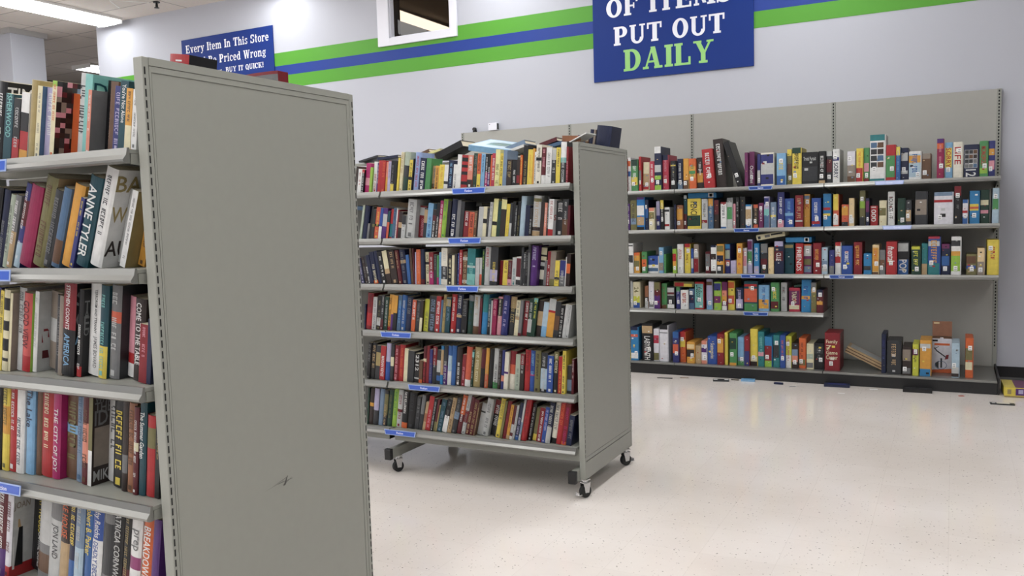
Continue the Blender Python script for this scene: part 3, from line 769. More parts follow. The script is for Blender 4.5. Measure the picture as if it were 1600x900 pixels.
def game(x, y, z0, w, h, dp, lean, spec, label, group, name='game_box', sticker=True):
    rng = random.Random(hash((round(x, 3), round(h, 3), len(spec))) & 0xffff)
    d = parse(spec); mb = MB()
    xo = -w if lean > 0 else 0.
    basec = LC[d['base']]; sidec = LC[d['s']] if d['s'] else basec
    zs = cuts(d); tw = min(.008, w * .12)
    bv = min(.0015, w * .05)
    for a, e in zip(zs[:-1], zs[1:]):
        col = LC[color_at(d, (a + e) / 2)]; za, ze = a * h, e * h
        pr = [(xo, dp), (xo, bv), (xo + bv, 0), (xo + w - tw - bv, 0), (xo + w - tw, bv), (xo + w - tw, dp)]
        for k in range(5):
            c = col if k in (1, 2, 3) else sidec
            p, q = pr[k], pr[k + 1]
            mb.quad([(p[0], p[1], za), (q[0], q[1], za), (q[0], q[1], ze), (p[0], p[1], ze)], c)
    pr = [(xo, dp), (xo, bv), (xo + bv, 0), (xo + w - tw - bv, 0), (xo + w - tw, bv), (xo + w - tw, dp)]
    topc = LC[color_at(d, .999)]
    mb.quad([(p[0], p[1], h) for p in pr], topc)
    mb.quad([(p[0], p[1], 0) for p in pr[::-1]], basec)
    mb.quad([(xo, dp, 0), (xo, dp, h), (xo + w - tw, dp, h), (xo + w - tw, dp, 0)], basec)
    yf = -.0006; fw = w - tw
    for c, s, a, e, hz in d['T']:
        asp = glyphs(s)[2]
        if hz:
            lw = min(fw * .8, (e - a) * h * asp * 1.3)
            put(mb, s, (xo + fw * .1, yf, a * h), (1, 0, 0), (0, 0, 1), lw, (e - a) * h * .85, LC[c])
        else:
            L = (e - a) * h; hh = min(fw * .72, L / max(.4, asp) * 1.8)
            put(mb, s, (xo + fw / 2 - hh / 2, yf, e * h), (0, 0, -1), (1, 0, 0), L, hh, LC[c])
    if d['t']:
        a, e = rng.choice([(.25, .9), (.35, .85), (.4, .8)])
        hh = fw * rng.uniform(.3, .5)
        marks(mb, (xo + fw / 2 - hh / 2, yf, e * h), (0, 0, -1), (1, 0, 0), (e - a) * h, hh, LC[d['t']], rng)
    if d['g']:
        rows, cols = d['g']
        for i in range(rows):
            for j in range(cols):
                xa = xo + fw * (.06 + .9 * j / cols); xb = xa + fw * .82 / cols
                za = h * (.3 + .56 * i / rows); zb = za + h * .45 / rows
                mb.quad([(xa, yf, za), (xb, yf, za), (xb, yf, zb), (xa, yf, zb)], LC[rng.choice(['dg', 'dg', 'br', 'st', 'db', 'gy'])])
                mb.quad([(xa - fw * .02, yf * .6, za - h * .008), (xb + fw * .02, yf * .6, za - h * .008), (xb + fw * .02, yf * .6, zb + h * .008), (xa - fw * .02, yf * .6, zb + h * .008)], LC['wh'])
    for c, s, zc, _f in d['S']:                                 # lettering on the broad left side
        asp = glyphs(s)[2]; lh = min(h * .12, dp * .8 / asp * 1.8)
        put(mb, s, (xo - .0006, dp * .95, zc * h), (0, -1, 0), (0, 0, 1), dp * .85, lh, LC[c])
    for _ in range(rng.randint(2, 4)):                          # small printed patches
        zz = rng.uniform(.05, .9) * h; s_ = fw * rng.uniform(.12, .3); xa = xo + rng.uniform(.1, .6) * fw
        mb.quad([(xa, yf * .8, zz), (xa + s_, yf * .8, zz), (xa + s_, yf * .8, zz + s_ * .7), (xa, yf * .8, zz + s_ * .7)], LC[rng.choice(['wh', 'rd', 'ye', 'bk', 'gb', 'tn', 'lg'])])
    o = mb.build(name, MV)
    o.location = (x, y, z0); o.rotation_euler = (0, math.radians(lean), 0)
    t = MB(); t.box(xo + w - tw, xo + w - .0005, .0015, dp - .001, .0012, h - .0015, tuple(v * .8 for v in basec[:3]) + (1,))
    t.build('box_tray', MV, o)
    if sticker and rng.random() < .72 and w > .02:
        s = MB(); sw, sh = min(.026, fw * .6), .034
        xa = xo + rng.uniform(.08, .92) * (fw - sw); za = rng.uniform(.1, .3) * h
        if rng.random() < .2: za = h * .7
        s.box(xa, xa + sw, yf - .0012, yf - .0002, za, za + sh, (0.8, 0.8, 0.79, 1))
        for k in range(5):
            s.quad([(xa + sw * (.15 + .14 * k), yf - .0015, za + .004), (xa + sw * (.22 + .14 * k), yf - .0015, za + .004), (xa + sw * (.22 + .14 * k), yf - .0015, za + .012), (xa + sw * (.15 + .14 * k), yf - .0015, za + .012)], LC['bk'])
        s.quad([(xa + sw * .2, yf - .0015, za + .019), (xa + sw * .8, yf - .0015, za + .019), (xa + sw * .8, yf - .0015, za + .024), (xa + sw * .2, yf - .0015, za + .024)], LC['gy'])
        s.build('price_sticker', MLABEL, o)
    return tag(o, label, 'board game', group)

# rows: x  y  width  height  depth  lean (degrees)  cover ~ description; @ starts a shelf
ROWS = """
@1a
-2.2293 1.3727 0.0361 0.2093 0.134 12.81 bk S=wh:TIM:.86:.5 t=wh~black book, beside the dark teal one at the far end, top shelf of nearest case
-2.1928 1.3735 0.0345 0.1741 0.111 12.66 dt T=aq:ISHERWOOD:.35:1~dark teal book with aqua lettering, between black and black ones, top shelf of nearest case
-2.1619 1.3738 0.029 0.1594 0.105 12.49 bk b=rd:0:.35 t=lg~black book with red foot, between dark teal and white ones, top shelf of nearest case
-2.1274 1.3747 0.0326 0.1712 0.11 12.31 wh b=bk:.42:.7 b=rd:.14:.42 b=am:0:.14~white book with black band, between black and old gold ones, top shelf of nearest case
-2.0964 1.3734 0.0292 0.1998 0.128 12.15 go~tall old gold book, between white and cream ones, top shelf of nearest case
-2.0761 1.3745 0.0188 0.1835 0.117 12 cr t=gy s=st~thin cream book, between old gold and lavender ones, top shelf of nearest case
-2.0445 1.3867 0.0299 0.1763 0.113 11.84 lv t=wh~lavender book with white lettering, between cream and cream ones, top shelf of nearest case
-2.0246 1.3797 0.0184 0.1918 0.123 11.69 cr t=or b=sg:0:.06 b=li:.93:1 s=ph~thin cream book, between lavender and orange ones, top shelf of nearest case
-1.9637 1.425 0.0583 0.1549 0.105 11.42 or~thick orange book, between cream and light grey ones, top shelf of nearest case
-1.9233 1.3956 0.0386 0.2014 0.129 11.24 lg t=dg~thick light grey book, between orange and aqua ones, top shelf of nearest case
-1.8948 1.3846 0.0268 0.1953 0.125 11.1 aq S=dt:D:.82:.3 s=aq~aqua book, between light grey and salmon ones, top shelf of nearest case
-1.8807 1.3743 0.0128 0.1553 0.105 10.92 sa t=wh s=gy~thin salmon book with white lettering, between aqua and black ones, top shelf of nearest case
-1.834 1.4164 0.0447 0.1755 0.112 10.74 bk T=wh:CHAMPIONSHIP:.08:.85~thick black book with white lettering, between salmon and brown ones, top shelf of nearest case
-1.8053 1.3905 0.0272 0.1688 0.108 10.58 br~brown book, between black and indigo ones, top shelf of nearest case
-1.7801 1.3813 0.0237 0.1553 0.105 10.4 in t=lv~indigo book with lavender lettering, between brown and dark teal ones, top shelf of nearest case
-1.7501 1.3765 0.0284 0.1634 0.105 10.22 dt T=wh:You're Not Alone:.4:.95~dark teal book with white lettering, between indigo and amber ones, top shelf of nearest case
-1.7268 1.3709 0.0219 0.1435 0.105 10.03 am t=br b=cr:0:.4~short amber book, between dark teal and white ones, top shelf of nearest case
-1.7061 1.3711 0.0192 0.1393 0.105 9.83 wh t=gy~short white book with grey lettering, last before the end post, top shelf of nearest case
@1b
-2.2977 1.3707 0.0252 0.2216 0.142 17.39 bk t=gy~black book, beside the navy one at the far end, second shelf of nearest case
-2.271 1.3745 0.0244 0.2145 0.137 17.27 nv t=gy~navy book with grey lettering, between black and sage ones, second shelf of nearest case
-2.249 1.3736 0.0197 0.2019 0.129 18.89 sg t=dg~thin sage book, between navy and grey ones, second shelf of nearest case
-2.2248 1.37 0.0217 0.2011 0.129 20.38 gy b=tn:0:.5 t=wh~grey book with tan foot, between sage and indigo ones, second shelf of nearest case
-2.1977 1.3738 0.0241 0.2331 0.149 21.8 in b=pb:0:.3 b=mr:.5:.8 t=wh~indigo book with maroon band, between grey and crimson ones, second shelf of nearest case
-2.145 1.3698 0.0479 0.2203 0.141 21.69 cm~thick crimson book, between indigo and olive ones, second shelf of nearest case
-2.0946 1.3727 0.0458 0.243 0.155 21.58 ol t=br s=tn~thick olive book, between crimson and dark grey ones, second shelf of nearest case
-2.0608 1.3698 0.0304 0.2071 0.133 21.46 dg t=gy~dark grey book, between olive and steel blue ones, second shelf of nearest case
-2.0281 1.369 0.0294 0.2115 0.135 21.34 st b=br:.05:.35~steel blue book, between dark grey and amber ones, second shelf of nearest case
-1.9835 1.3742 0.0405 0.2166 0.139 21.22 am~amber book, between steel blue and indigo ones, second shelf of nearest case
-1.9662 1.3703 0.015 0.1847 0.118 21.09 in t=ye~thin indigo book, between amber and dark teal ones, second shelf of nearest case
-1.9179 1.3703 0.0441 0.2333 0.149 20.95 dt T=wh:ANNE TYLER:.1:.9~tall dark teal book, between indigo and white ones, second shelf of nearest case
-1.8706 1.3749 0.0431 0.2533 0.162 20.84 wh t=dg S=go:BA:.86:.44 S=go:WA:.55:.44 S=db:AU:.2:.4~tall white book, between dark teal and light grey ones, second shelf of nearest case
-1.8225 1.4217 0.0428 0.1918 0.123 20.37 lg t=gy~short light grey book, between white and white ones, second shelf of nearest case
-1.8001 1.3921 0.0199 0.1951 0.125 20.24 wh t=gy s=go~white book with grey lettering, between light grey and amber ones, second shelf of nearest case
-1.7726 1.4261 0.0237 0.1519 0.105 19.65 am t=br~short amber book with brown lettering, last before the end post, second shelf of nearest case
@1c
-2.3223 1.3722 0.0291 0.2326 0.149 11.24 in~indigo book, beside the yellow one at the far end, third shelf of nearest case
-2.3051 1.3731 0.0158 0.2242 0.143 11.11 ye t=dg~thin yellow book, between indigo and cream ones, third shelf of nearest case
-2.2793 1.3702 0.0243 0.2263 0.145 10.99 cr b=bk:.12:.16 b=bk:.25:.4 b=bk:.5:.62 b=bk:.75:.9~cream book with black band, between yellow and cream ones, third shelf of nearest case
-2.2675 1.3746 0.0104 0.2173 0.139 10.86 cr s=tp~thin cream book, between cream and light grey ones, third shelf of nearest case
-2.2359 1.3881 0.03 0.2303 0.147 10.74 lg t=gy~light grey book, between cream and salmon red ones, third shelf of nearest case
-2.2006 1.3815 0.0337 0.2163 0.138 10.61 sr T=mr:GOOD VIEW:.3:.9 b=rd:0:.2 s=li~salmon red book, between light grey and white ones, third shelf of nearest case
-2.1826 1.3911 0.0166 0.2215 0.142 10.48 wh s=lg t=lg p=mr:.12:.26:.16:.26 p=dr:.1:.13:.36:.48 p=dr:.13:.24:.5:.53 p=dr:.22:.25:.42:.52~white book, between salmon red and taupe ones, third shelf of nearest case
-2.1137 1.4225 0.0654 0.2129 0.136 9.99 tp b=lg:.35:.65~thick taupe book, between white and dark grey ones, third shelf of nearest case
-2.0799 1.3945 0.0322 0.2102 0.135 9.86 dg t=gy~dark grey book with grey lettering, between taupe and taupe ones, third shelf of nearest case
-2.0589 1.3805 0.0196 0.2118 0.136 9.73 tp~taupe book, between dark grey and dark red ones, third shelf of nearest case
-2.0081 1.3746 0.049 0.245 0.157 9.6 dr b=bk:0:.5 T=wh:STEPHEN COONTS:.5:.97 T=sb:AMERICA:.1:.45 s=bk S=gy:S:.84:.2 S=gy:C:.62:.2 S=sb:A:.42:.14~tall dark red book, between taupe and black ones, third shelf of nearest case
-1.988 1.3841 0.0187 0.2285 0.146 9.48 bk t=wh b=rd:0:.12 s=bk S=gy:T:.82:.1 S=gy:A:.72:.1 S=gy:E:.62:.1 S=gy:O:.52:.1~black book with red foot, between dark red and white ones, third shelf of nearest case
-1.928 1.4005 0.0581 0.2442 0.156 9.35 wh T=dg:TERRORISM AND TYRANNY:.45:.92 T=gy:JAMES BOVARD:.08:.42~thick white book, between black and dark teal ones, third shelf of nearest case
-1.8958 1.386 0.0307 0.2393 0.153 9.24 dt b=ye:0:.35 t=aq~dark teal book with yellow foot, between white and grey ones, third shelf of nearest case
-1.8559 1.3924 0.0371 0.2396 0.153 8.82 gy b=co:.6:.72 s=dg t=lg~tall grey book, between dark teal and pink ones, third shelf of nearest case
-1.8028 1.4164 0.0514 0.2067 0.132 8.68 pk b=rd:.17:.3 b=wh:0:.17~thick pink book, between grey and dark brown ones, third shelf of nearest case
-1.7636 1.3905 0.0376 0.2064 0.132 8.55 db T=wh:COME TO THE TABLE:.2:.95~short dark brown book, between pink and dark red ones, third shelf of nearest case
-1.7343 1.3796 0.0279 0.1461 0.105 8.35 dr t=pk~short dark red book, between dark brown and navy ones, third shelf of nearest case
-1.718 1.3779 0.015 0.1601 0.105 8.16 nv~thin navy book, last before the end post, third shelf of nearest case
@1d
-2.3921 1.3849 0.0331 0.2677 0.177 9.47 db~dark brown book, beside the black one at the far end, fourth shelf of nearest case
-2.3671 1.3839 0.0236 0.2693 0.178 9.37 bk t=gy~tall black book, between dark brown and yellow ones, fourth shelf of nearest case
-2.3346 1.3849 0.031 0.268 0.182 9.27 ye b=am:.4:.7 t=ol~tall yellow book with amber band, between black and red ones, fourth shelf of nearest case
-2.2993 1.3862 0.0338 0.2675 0.181 9.17 rd t=wh~tall red book with white lettering, between yellow and white ones, fourth shelf of nearest case
-2.2644 1.3823 0.0333 0.2665 0.171 9.07 wh t=nv~white book with navy lettering, between red and sky blue ones, fourth shelf of nearest case
-2.2277 1.3879 0.0352 0.2673 0.175 8.96 sb T=nv:The Lake:.5:.9~sky blue book with navy lettering, between white and brown ones, fourth shelf of nearest case
-2.2022 1.3946 0.0239 0.2373 0.152 8.8 br~brown book, between sky blue and red ones, fourth shelf of nearest case
-2.1515 1.3921 0.0491 0.2615 0.167 8.68 rd t=cr~thick red book with cream lettering, between brown and magenta ones, fourth shelf of nearest case
-2.1186 1.3896 0.0314 0.2621 0.168 8.57 mg T=wh:THE CITY OF JOY:.08:.75~magenta book with white lettering, between red and brown ones, fourth shelf of nearest case
-2.0626 1.4071 0.0543 0.2507 0.16 8.46 br b=sb:.5:.6 t=ol~thick brown book, between magenta and grey-blue ones, fourth shelf of nearest case
-2.0291 1.398 0.032 0.2532 0.162 8.35 gb t=st~grey-blue book with steel blue lettering, between brown and maroon ones, fourth shelf of nearest case
-1.9975 1.3893 0.0302 0.2388 0.153 8.23 mr b=sa:.25:.7 t=br~maroon book with salmon band, between grey-blue and olive ones, fourth shelf of nearest case
-1.9812 1.3878 0.015 0.2526 0.162 8.12 ol b=wh:0:.38 s=db S=gy:WHY:.92:.3 S=gy:THE:.83:.3 S=gy:ID:.72:.24 S=lg:MIKE:.1:.36 p=tp:.04:.42:.2:.62~thin olive book with white foot, between maroon and white ones, fourth shelf of nearest case
-1.9255 1.4318 0.0541 0.2242 0.144 7.99 wh t=gy~thick white book with grey lettering, between olive and black ones, fourth shelf of nearest case
-1.8754 1.4047 0.0485 0.2405 0.154 7.87 bk t=ye~black book with yellow lettering, between white and dark brown ones, fourth shelf of nearest case
-1.854 1.3932 0.0202 0.2412 0.154 7.75 db b=gy:.2:.4~dark brown book with grey band, between black and copper ones, fourth shelf of nearest case
-1.8229 1.3923 0.0297 0.2336 0.15 7.63 cp t=br~copper book with brown lettering, between dark brown and maroon ones, fourth shelf of nearest case
-1.8043 1.3852 0.0173 0.227 0.145 7.5 mr b=cr:.5:.6 t=wh~thin maroon book, between copper and dark teal ones, fourth shelf of nearest case
-1.7795 1.3875 0.0236 0.2394 0.153 7.38 dt T=wh:The Summer Garden:.4:.9~dark teal book with white lettering, between maroon and red ones, fourth shelf of nearest case
-1.7436 1.388 0.0345 0.2082 0.133 7.24 rd b=ol:.6:.85~short red book, between dark teal and black ones, fourth shelf of nearest case
-1.7265 1.3878 0.0159 0.2125 0.136 7.11 bk t=go~thin black book, last before the end post, fourth shelf of nearest case
@1e
-2.4112 1.3711 0.0338 0.2717 0.174 11.77 lg~light grey book, beside the purple one at the far end, lowest shelf of nearest case
-2.3728 1.3711 0.0364 0.2815 0.18 11.67 pu b=mr:.3:1 t=wh~purple book with maroon top, between light grey and off-white ones, lowest shelf of nearest case
-2.3457 1.3721 0.0255 0.2504 0.16 11.56 wp s=lg t=mr b=rd:0:.14 p=rd:0:1:0:.15 p=bk:.09:.24:.13:.6 p=tn:.12:.18:.6:.7 p=wh:.05:.09:.1:.5 S=tp:JOAN:.86:.29~thin off-white book with red foot, between purple and black ones, lowest shelf of nearest case
-2.263 1.4312 0.0797 0.2652 0.17 11.37 bk T=ye:STUART WOODS:.45:1 T=wh:CAPITAL CRIMES:.05:.45~thick black book with yellow lettering, between off-white and grey ones, lowest shelf of nearest case
-2.2015 1.3955 0.0592 0.2798 0.18 11.27 gy b=lg:.4:.9 b=br:.1:.3~thick grey book, between black and light grey ones, lowest shelf of nearest case
-2.1466 1.3851 0.0528 0.2811 0.186 11.17 lg T=dg:JON LAND:.3:.65 b=gy:.7:.95~thick light grey book, between grey and dark brown ones, lowest shelf of nearest case
-2.1045 1.379 0.0403 0.2835 0.187 11.08 db T=or:LAKE HOUSE:.55:.98 b=tn:.1:.5~dark brown book, between light grey and navy ones, lowest shelf of nearest case
-2.0747 1.3765 0.0282 0.285 0.182 10.98 nv b=bl:0:.35 t=ye~thin navy book, between dark brown and grey-blue ones, lowest shelf of nearest case
-2.0383 1.3703 0.0347 0.2846 0.19 10.88 gb t=lg b=pb:.1:.5~tall grey-blue book, between navy and blue ones, lowest shelf of nearest case
-2.0047 1.3752 0.0319 0.2774 0.178 10.78 bl T=ye:Robert B. Parker:.45:.95~blue book with yellow lettering, between grey-blue and white ones, lowest shelf of nearest case
-1.9633 1.3698 0.0395 0.2836 0.185 10.68 wh b=bb:.62:1 T=wh:Kathy Reichs:.64:.98 T=bb:DEADLY DECISIONS:.1:.6~white book with royal blue top, between blue and grey ones, lowest shelf of nearest case
-1.9239 1.3711 0.0377 0.2839 0.182 10.58 gy b=dg:.3:.8~grey book with dark grey band, between white and black ones, lowest shelf of nearest case
-1.8884 1.3727 0.0339 0.2823 0.181 10.49 bk T=lg:PATRICIA CORNWELL:.2:.95~black book with light grey lettering, between grey and black ones, lowest shelf of nearest case
-1.8586 1.3745 0.0282 0.2841 0.182 10.39 bk b=mr:0:.4 t=go~thin black book with maroon foot, between black and white ones, lowest shelf of nearest case
-1.8182 1.371 0.0387 0.2837 0.182 10.29 wh T=gy:prep:.6:.8 b=mv:.42:.54~white book with mauve band, between black and orange ones, lowest shelf of nearest case
-1.7793 1.3745 0.0371 0.2648 0.169 10.19 or T=wh:BREAKDOWN:.35:.9~short orange book with white lettering, between white and purple ones, lowest shelf of nearest case
-1.7521 1.3723 0.0257 0.2649 0.17 10.08 pu~thin purple book, last before the end post, lowest shelf of nearest case
@2a
-2.9436 3.7889 0.0165 0.1486 0.105 8.85 db~dark brown book, beside the white one at the far end, top shelf of wheeled case
-2.9168 3.7889 0.0254 0.1331 0.105 8.68 wh t=rd~white book with red lettering, between dark brown and black ones, top shelf of wheeled case
-2.8992 3.7881 0.0163 0.1295 0.105 8.46 bk b=rd:.85:1 t=wh~short black book with red top, between white and magenta ones, top shelf of wheeled case
-2.8648 3.8 0.0327 0.1627 0.105 8.33 mg b=pk:.25:.5~thick magenta book, between black and lime green ones, top shelf of wheeled case
-2.8484 3.7935 0.0152 0.1391 0.105 8.12 li~lime green book, between magenta and white ones, top shelf of wheeled case
-2.8208 3.8043 0.0258 0.168 0.108 7.83 wh t=rd~white book with red lettering, between lime green and purple ones, top shelf of wheeled case
-2.8056 3.7989 0.014 0.1611 0.105 7.66 pu t=lg~purple book with light grey lettering, between white and red ones, top shelf of wheeled case
-2.7824 3.7906 0.0219 0.1728 0.111 7.48 rd~red book, between purple and red ones, top shelf of wheeled case
-2.7569 3.7885 0.0241 0.1712 0.11 7.32 rd t=or~red book with orange lettering, between red and amber ones, top shelf of wheeled case
-2.7401 3.7935 0.0156 0.1619 0.105 7.14 am b=sa:.5:1~amber book with salmon top, between red and lavender ones, top shelf of wheeled case
-2.7206 3.7904 0.0183 0.1643 0.105 6.97 lv t=gy~lavender book with grey lettering, between amber and black ones, top shelf of wheeled case
-2.6978 3.7895 0.0215 0.1676 0.107 6.8 bk b=ye:0:.25 t=gy~black book with yellow foot, between lavender and black ones, top shelf of wheeled case
-2.6795 3.7885 0.0171 0.1656 0.106 6.63 bk~black book, between black and yellow ones, top shelf of wheeled case
-2.6651 3.7906 0.0132 0.1804 0.115 7.79 ye~thin yellow book, between black and cream ones, top shelf of wheeled case
-2.6427 3.792 0.0212 0.2098 0.134 7.63 cr t=tn~tall cream book with tan lettering, between yellow and sage ones, top shelf of wheeled case
-2.6047 3.7897 0.0365 0.2081 0.133 8.77 sg b=dg:.35:.65 b=dn:0:.35~thick sage book, between cream and yellow ones, top shelf of wheeled case
-2.5825 3.7895 0.0208 0.1647 0.105 8.6 ye b=bk:.35:.45 t=bk~yellow book with black band, between sage and black ones, top shelf of wheeled case
-2.5749 3.7873 0.0064 0.1716 0.11 8.61 bk~thin black book, between yellow and periwinkle ones, top shelf of wheeled case
-2.5351 3.7925 0.0383 0.2014 0.129 8.45 pw t=rd~thick periwinkle book with red lettering, between black and navy ones, top shelf of wheeled case
-2.4966 3.7872 0.037 0.1687 0.108 8.28 nv t=wh~thick navy book with white lettering, between periwinkle and green ones, top shelf of wheeled case
-2.4638 3.79 0.0313 0.1668 0.107 8.11 gn~thick green book, between navy and tan ones, top shelf of wheeled case
-2.4379 3.807 0.0245 0.1256 0.105 7.84 tn b=br:.05:.25 t=gy~short tan book with brown band, between green and amber ones, top shelf of wheeled case
-2.4141 3.7945 0.0224 0.1245 0.105 7.62 am t=bk~short amber book with black lettering, between tan and yellow ones, top shelf of wheeled case
-2.3809 3.7944 0.0318 0.1285 0.105 7.39 ye t=am~thick yellow book with amber lettering, between amber and white ones, top shelf of wheeled case
-2.3548 3.7941 0.0248 0.1266 0.105 7.17 wh b=dg:.2:.32~short white book, between yellow and navy ones, top shelf of wheeled case
-2.3233 3.7914 0.0302 0.148 0.105 6.94 nv t=sb~navy book with sky blue lettering, between white and white ones, top shelf of wheeled case
-2.2988 3.792 0.0233 0.1254 0.105 6.72 wh t=gy~short white book with grey lettering, between navy and white ones, top shelf of wheeled case
-2.2729 3.7878 0.0246 0.1745 0.112 6.49 wh~white book, between white and red ones, top shelf of wheeled case
-2.2347 3.7897 0.0368 0.1696 0.109 6.33 rd b=bk:.1:.2 b=bk:.4:.5 b=bk:.62:.7 b=bk:.8:.92~thick red book with black band, between white and salmon ones, top shelf of wheeled case
-2.2032 3.7879 0.0303 0.1668 0.107 6.16 sa b=db:0:.25 t=wh~salmon book, between red and dark green ones, top shelf of wheeled case
-2.1781 3.7921 0.0238 0.176 0.113 5.99 dn t=gy~dark green book with grey lettering, between salmon and orange ones, top shelf of wheeled case
-2.1563 3.7888 0.0206 0.1716 0.11 5.82 or b=ye:0:.4 t=mr~orange book, between dark green and sky blue ones, top shelf of wheeled case
-2.1327 3.7897 0.0224 0.1702 0.109 5.78 sb t=nv~sky blue book with navy lettering, between orange and black ones, top shelf of wheeled case
-2.1173 3.793 0.0143 0.1688 0.108 5.62 bk b=mg:0:.45 t=wh~black book with magenta foot, between sky blue and black ones, top shelf of wheeled case
-2.1025 3.7921 0.0136 0.1678 0.107 5.67 bk b=pu:0:.45 t=wh~black book with purple foot, between black and orange ones, top shelf of wheeled case
-2.0933 3.7929 0.0081 0.1615 0.105 5.59 or~thin orange book, between black and raspberry ones, top shelf of wheeled case
-2.0737 3.7897 0.0184 0.1691 0.108 5.83 rk t=wh~raspberry book with white lettering, between orange and pale yellow ones, top shelf of wheeled case
-2.0463 3.7899 0.0262 0.1868 0.12 5.66 py t=ol~tall pale yellow book, between raspberry and yellow ones, top shelf of wheeled case
-2.0281 3.7914 0.017 0.1662 0.106 5.49 ye t=bk~yellow book with black lettering, between pale yellow and grey-blue ones, top shelf of wheeled case
-2.0052 3.7899 0.0217 0.1811 0.116 5.32 gb~tall grey-blue book, between yellow and dark brown ones, top shelf of wheeled case
-1.9746 3.7887 0.0294 0.1317 0.105 5.11 db t=go~short dark brown book, between grey-blue and black ones, top shelf of wheeled case
-1.9466 3.7894 0.0268 0.1297 0.105 4.89 bk t=wh~short black book, between dark brown and dark brown ones, top shelf of wheeled case
-1.9289 3.7879 0.0166 0.128 0.105 4.67 db b=dr:.1:.4~short dark brown book, between black and orange ones, top shelf of wheeled case
-1.9159 3.7893 0.0119 0.1509 0.105 4.44 or t=ye~thin orange book, between dark brown and black ones, top shelf of wheeled case
-1.8894 3.7929 0.0253 0.1978 0.127 5.05 bk t=go~tall black book, between orange and yellow ones, top shelf of wheeled case
-1.8619 3.7928 0.0263 0.1753 0.112 4.88 ye t=am~yellow book with amber lettering, between black and amber ones, top shelf of wheeled case
-1.8503 3.7908 0.0105 0.1795 0.115 4.72 am~thin amber book, between yellow and white ones, top shelf of wheeled case
-1.841 3.79 0.0082 0.1622 0.105 4.55 wh t=bk~thin white book with black lettering, between amber and ivory ones, top shelf of wheeled case
-1.811 3.789 0.0289 0.1956 0.125 4.37 iv t=bk b=bk:.6:.68~tall ivory book with black band, between white and maroon ones, top shelf of wheeled case
-1.7851 3.7875 0.0247 0.1806 0.116 4.21 mr b=wh:0:.25 t=pk~tall maroon book with white foot, between ivory and white ones, top shelf of wheeled case
-1.7549 3.7886 0.0291 0.1788 0.114 4.05 wh t=gy~white book with grey lettering, between maroon and dark grey ones, top shelf of wheeled case
-1.7322 3.7917 0.0215 0.1666 0.107 3.88 dg b=lg:.7:1 t=lg~dark grey book, between white and yellow ones, top shelf of wheeled case
-1.7085 3.7922 0.0225 0.1754 0.112 3.71 ye t=dg~yellow book, between dark grey and dark grey ones, top shelf of wheeled case
-1.6771 3.7892 0.0302 0.2008 0.129 3.55 dg b=wh:.6:1 b=aq:.5:.62 t=lg~tall dark grey book, between yellow and dark red ones, top shelf of wheeled case
-1.6655 3.7917 0.0105 0.1769 0.113 3.39 dr t=pk~thin dark red book, last before the end post, top shelf of wheeled case
@2b
-2.9278 3.7916 0.0139 0.1899 0.122 11.27 sg~sage book, beside the navy one at the far end, second shelf of wheeled case
-2.8934 3.7912 0.0327 0.1863 0.119 11.13 nv~thick navy book, between sage and grey ones, second shelf of wheeled case
-2.8773 3.791 0.0147 0.0852 0.105 10.8 gy~short grey book, between navy and black ones, second shelf of wheeled case
-2.8622 3.7916 0.0137 0.1786 0.114 10.48 bk~black book, between grey and dark grey ones, second shelf of wheeled case
-2.8432 3.7892 0.0176 0.1649 0.106 10.31 dg b=ol:.4:.5~dark grey book with olive band, between black and coral ones, second shelf of wheeled case
-2.8134 3.7912 0.0283 0.1746 0.112 10.14 co t=ye b=bk:.38:.46~coral book, between dark grey and royal blue ones, second shelf of wheeled case
-2.7926 3.7887 0.0194 0.1696 0.109 9.98 bb b=wh:0:.4~royal blue book with white foot, between coral and purple ones, second shelf of wheeled case
-2.763 3.7899 0.028 0.168 0.108 9.81 pu b=lg:.4:.8~purple book, between royal blue and dark teal ones, second shelf of wheeled case
-2.7463 3.7916 0.0153 0.151 0.105 9.69 dt b=co:0:.6~dark teal book with coral foot, between purple and red ones, second shelf of wheeled case
-2.7243 3.7986 0.0201 0.1601 0.105 9.29 rd b=te:.05:.5~red book, between dark teal and steel blue ones, second shelf of wheeled case
-2.7055 3.7921 0.0175 0.167 0.107 9.18 st t=nv~steel blue book with navy lettering, between red and white ones, second shelf of wheeled case
-2.6957 3.7942 0.0086 0.1653 0.106 9.01 wh t=rd~thin white book, between steel blue and dark red ones, second shelf of wheeled case
-2.6848 3.7916 0.0097 0.157 0.105 8.83 dr~thin dark red book, between white and dark brown ones, second shelf of wheeled case
-2.6596 3.7908 0.0238 0.1445 0.105 8.64 db b=tn:.4:.6~short dark brown book, between dark red and light grey ones, second shelf of wheeled case
-2.6332 3.7872 0.025 0.1257 0.105 8.41 lg b=dg:.6:1 t=dg~short light grey book, between dark brown and light grey ones, second shelf of wheeled case
-2.5766 3.7903 0.0549 0.208 0.133 8.19 lg t=gy~thick light grey book, between light grey and dark red ones, second shelf of wheeled case
-2.5322 3.8311 0.0421 0.1705 0.109 7.75 dr T=pk:CORRECTIONS:.05:.6 b=lg:.7:.95~thick dark red book, between light grey and dark grey ones, second shelf of wheeled case
-2.5043 3.8102 0.0265 0.159 0.105 7.57 dg b=tn:.5:.95~dark grey book, between dark red and sky blue ones, second shelf of wheeled case
-2.4702 3.7984 0.0327 0.1844 0.118 8.16 sb t=bl~thick sky blue book, between dark grey and dark brown ones, second shelf of wheeled case
-2.4467 3.7958 0.0222 0.1493 0.105 8.03 db b=mr:.6:.8 t=wh~dark brown book, between sky blue and black ones, second shelf of wheeled case
-2.4255 3.7926 0.0199 0.1849 0.118 8.5 bk t=wh~black book with white lettering, between dark brown and magenta ones, second shelf of wheeled case
-2.406 3.7926 0.0182 0.1961 0.126 8.34 mg b=sa:0:.5 t=wh~tall magenta book, between black and lime green ones, second shelf of wheeled case
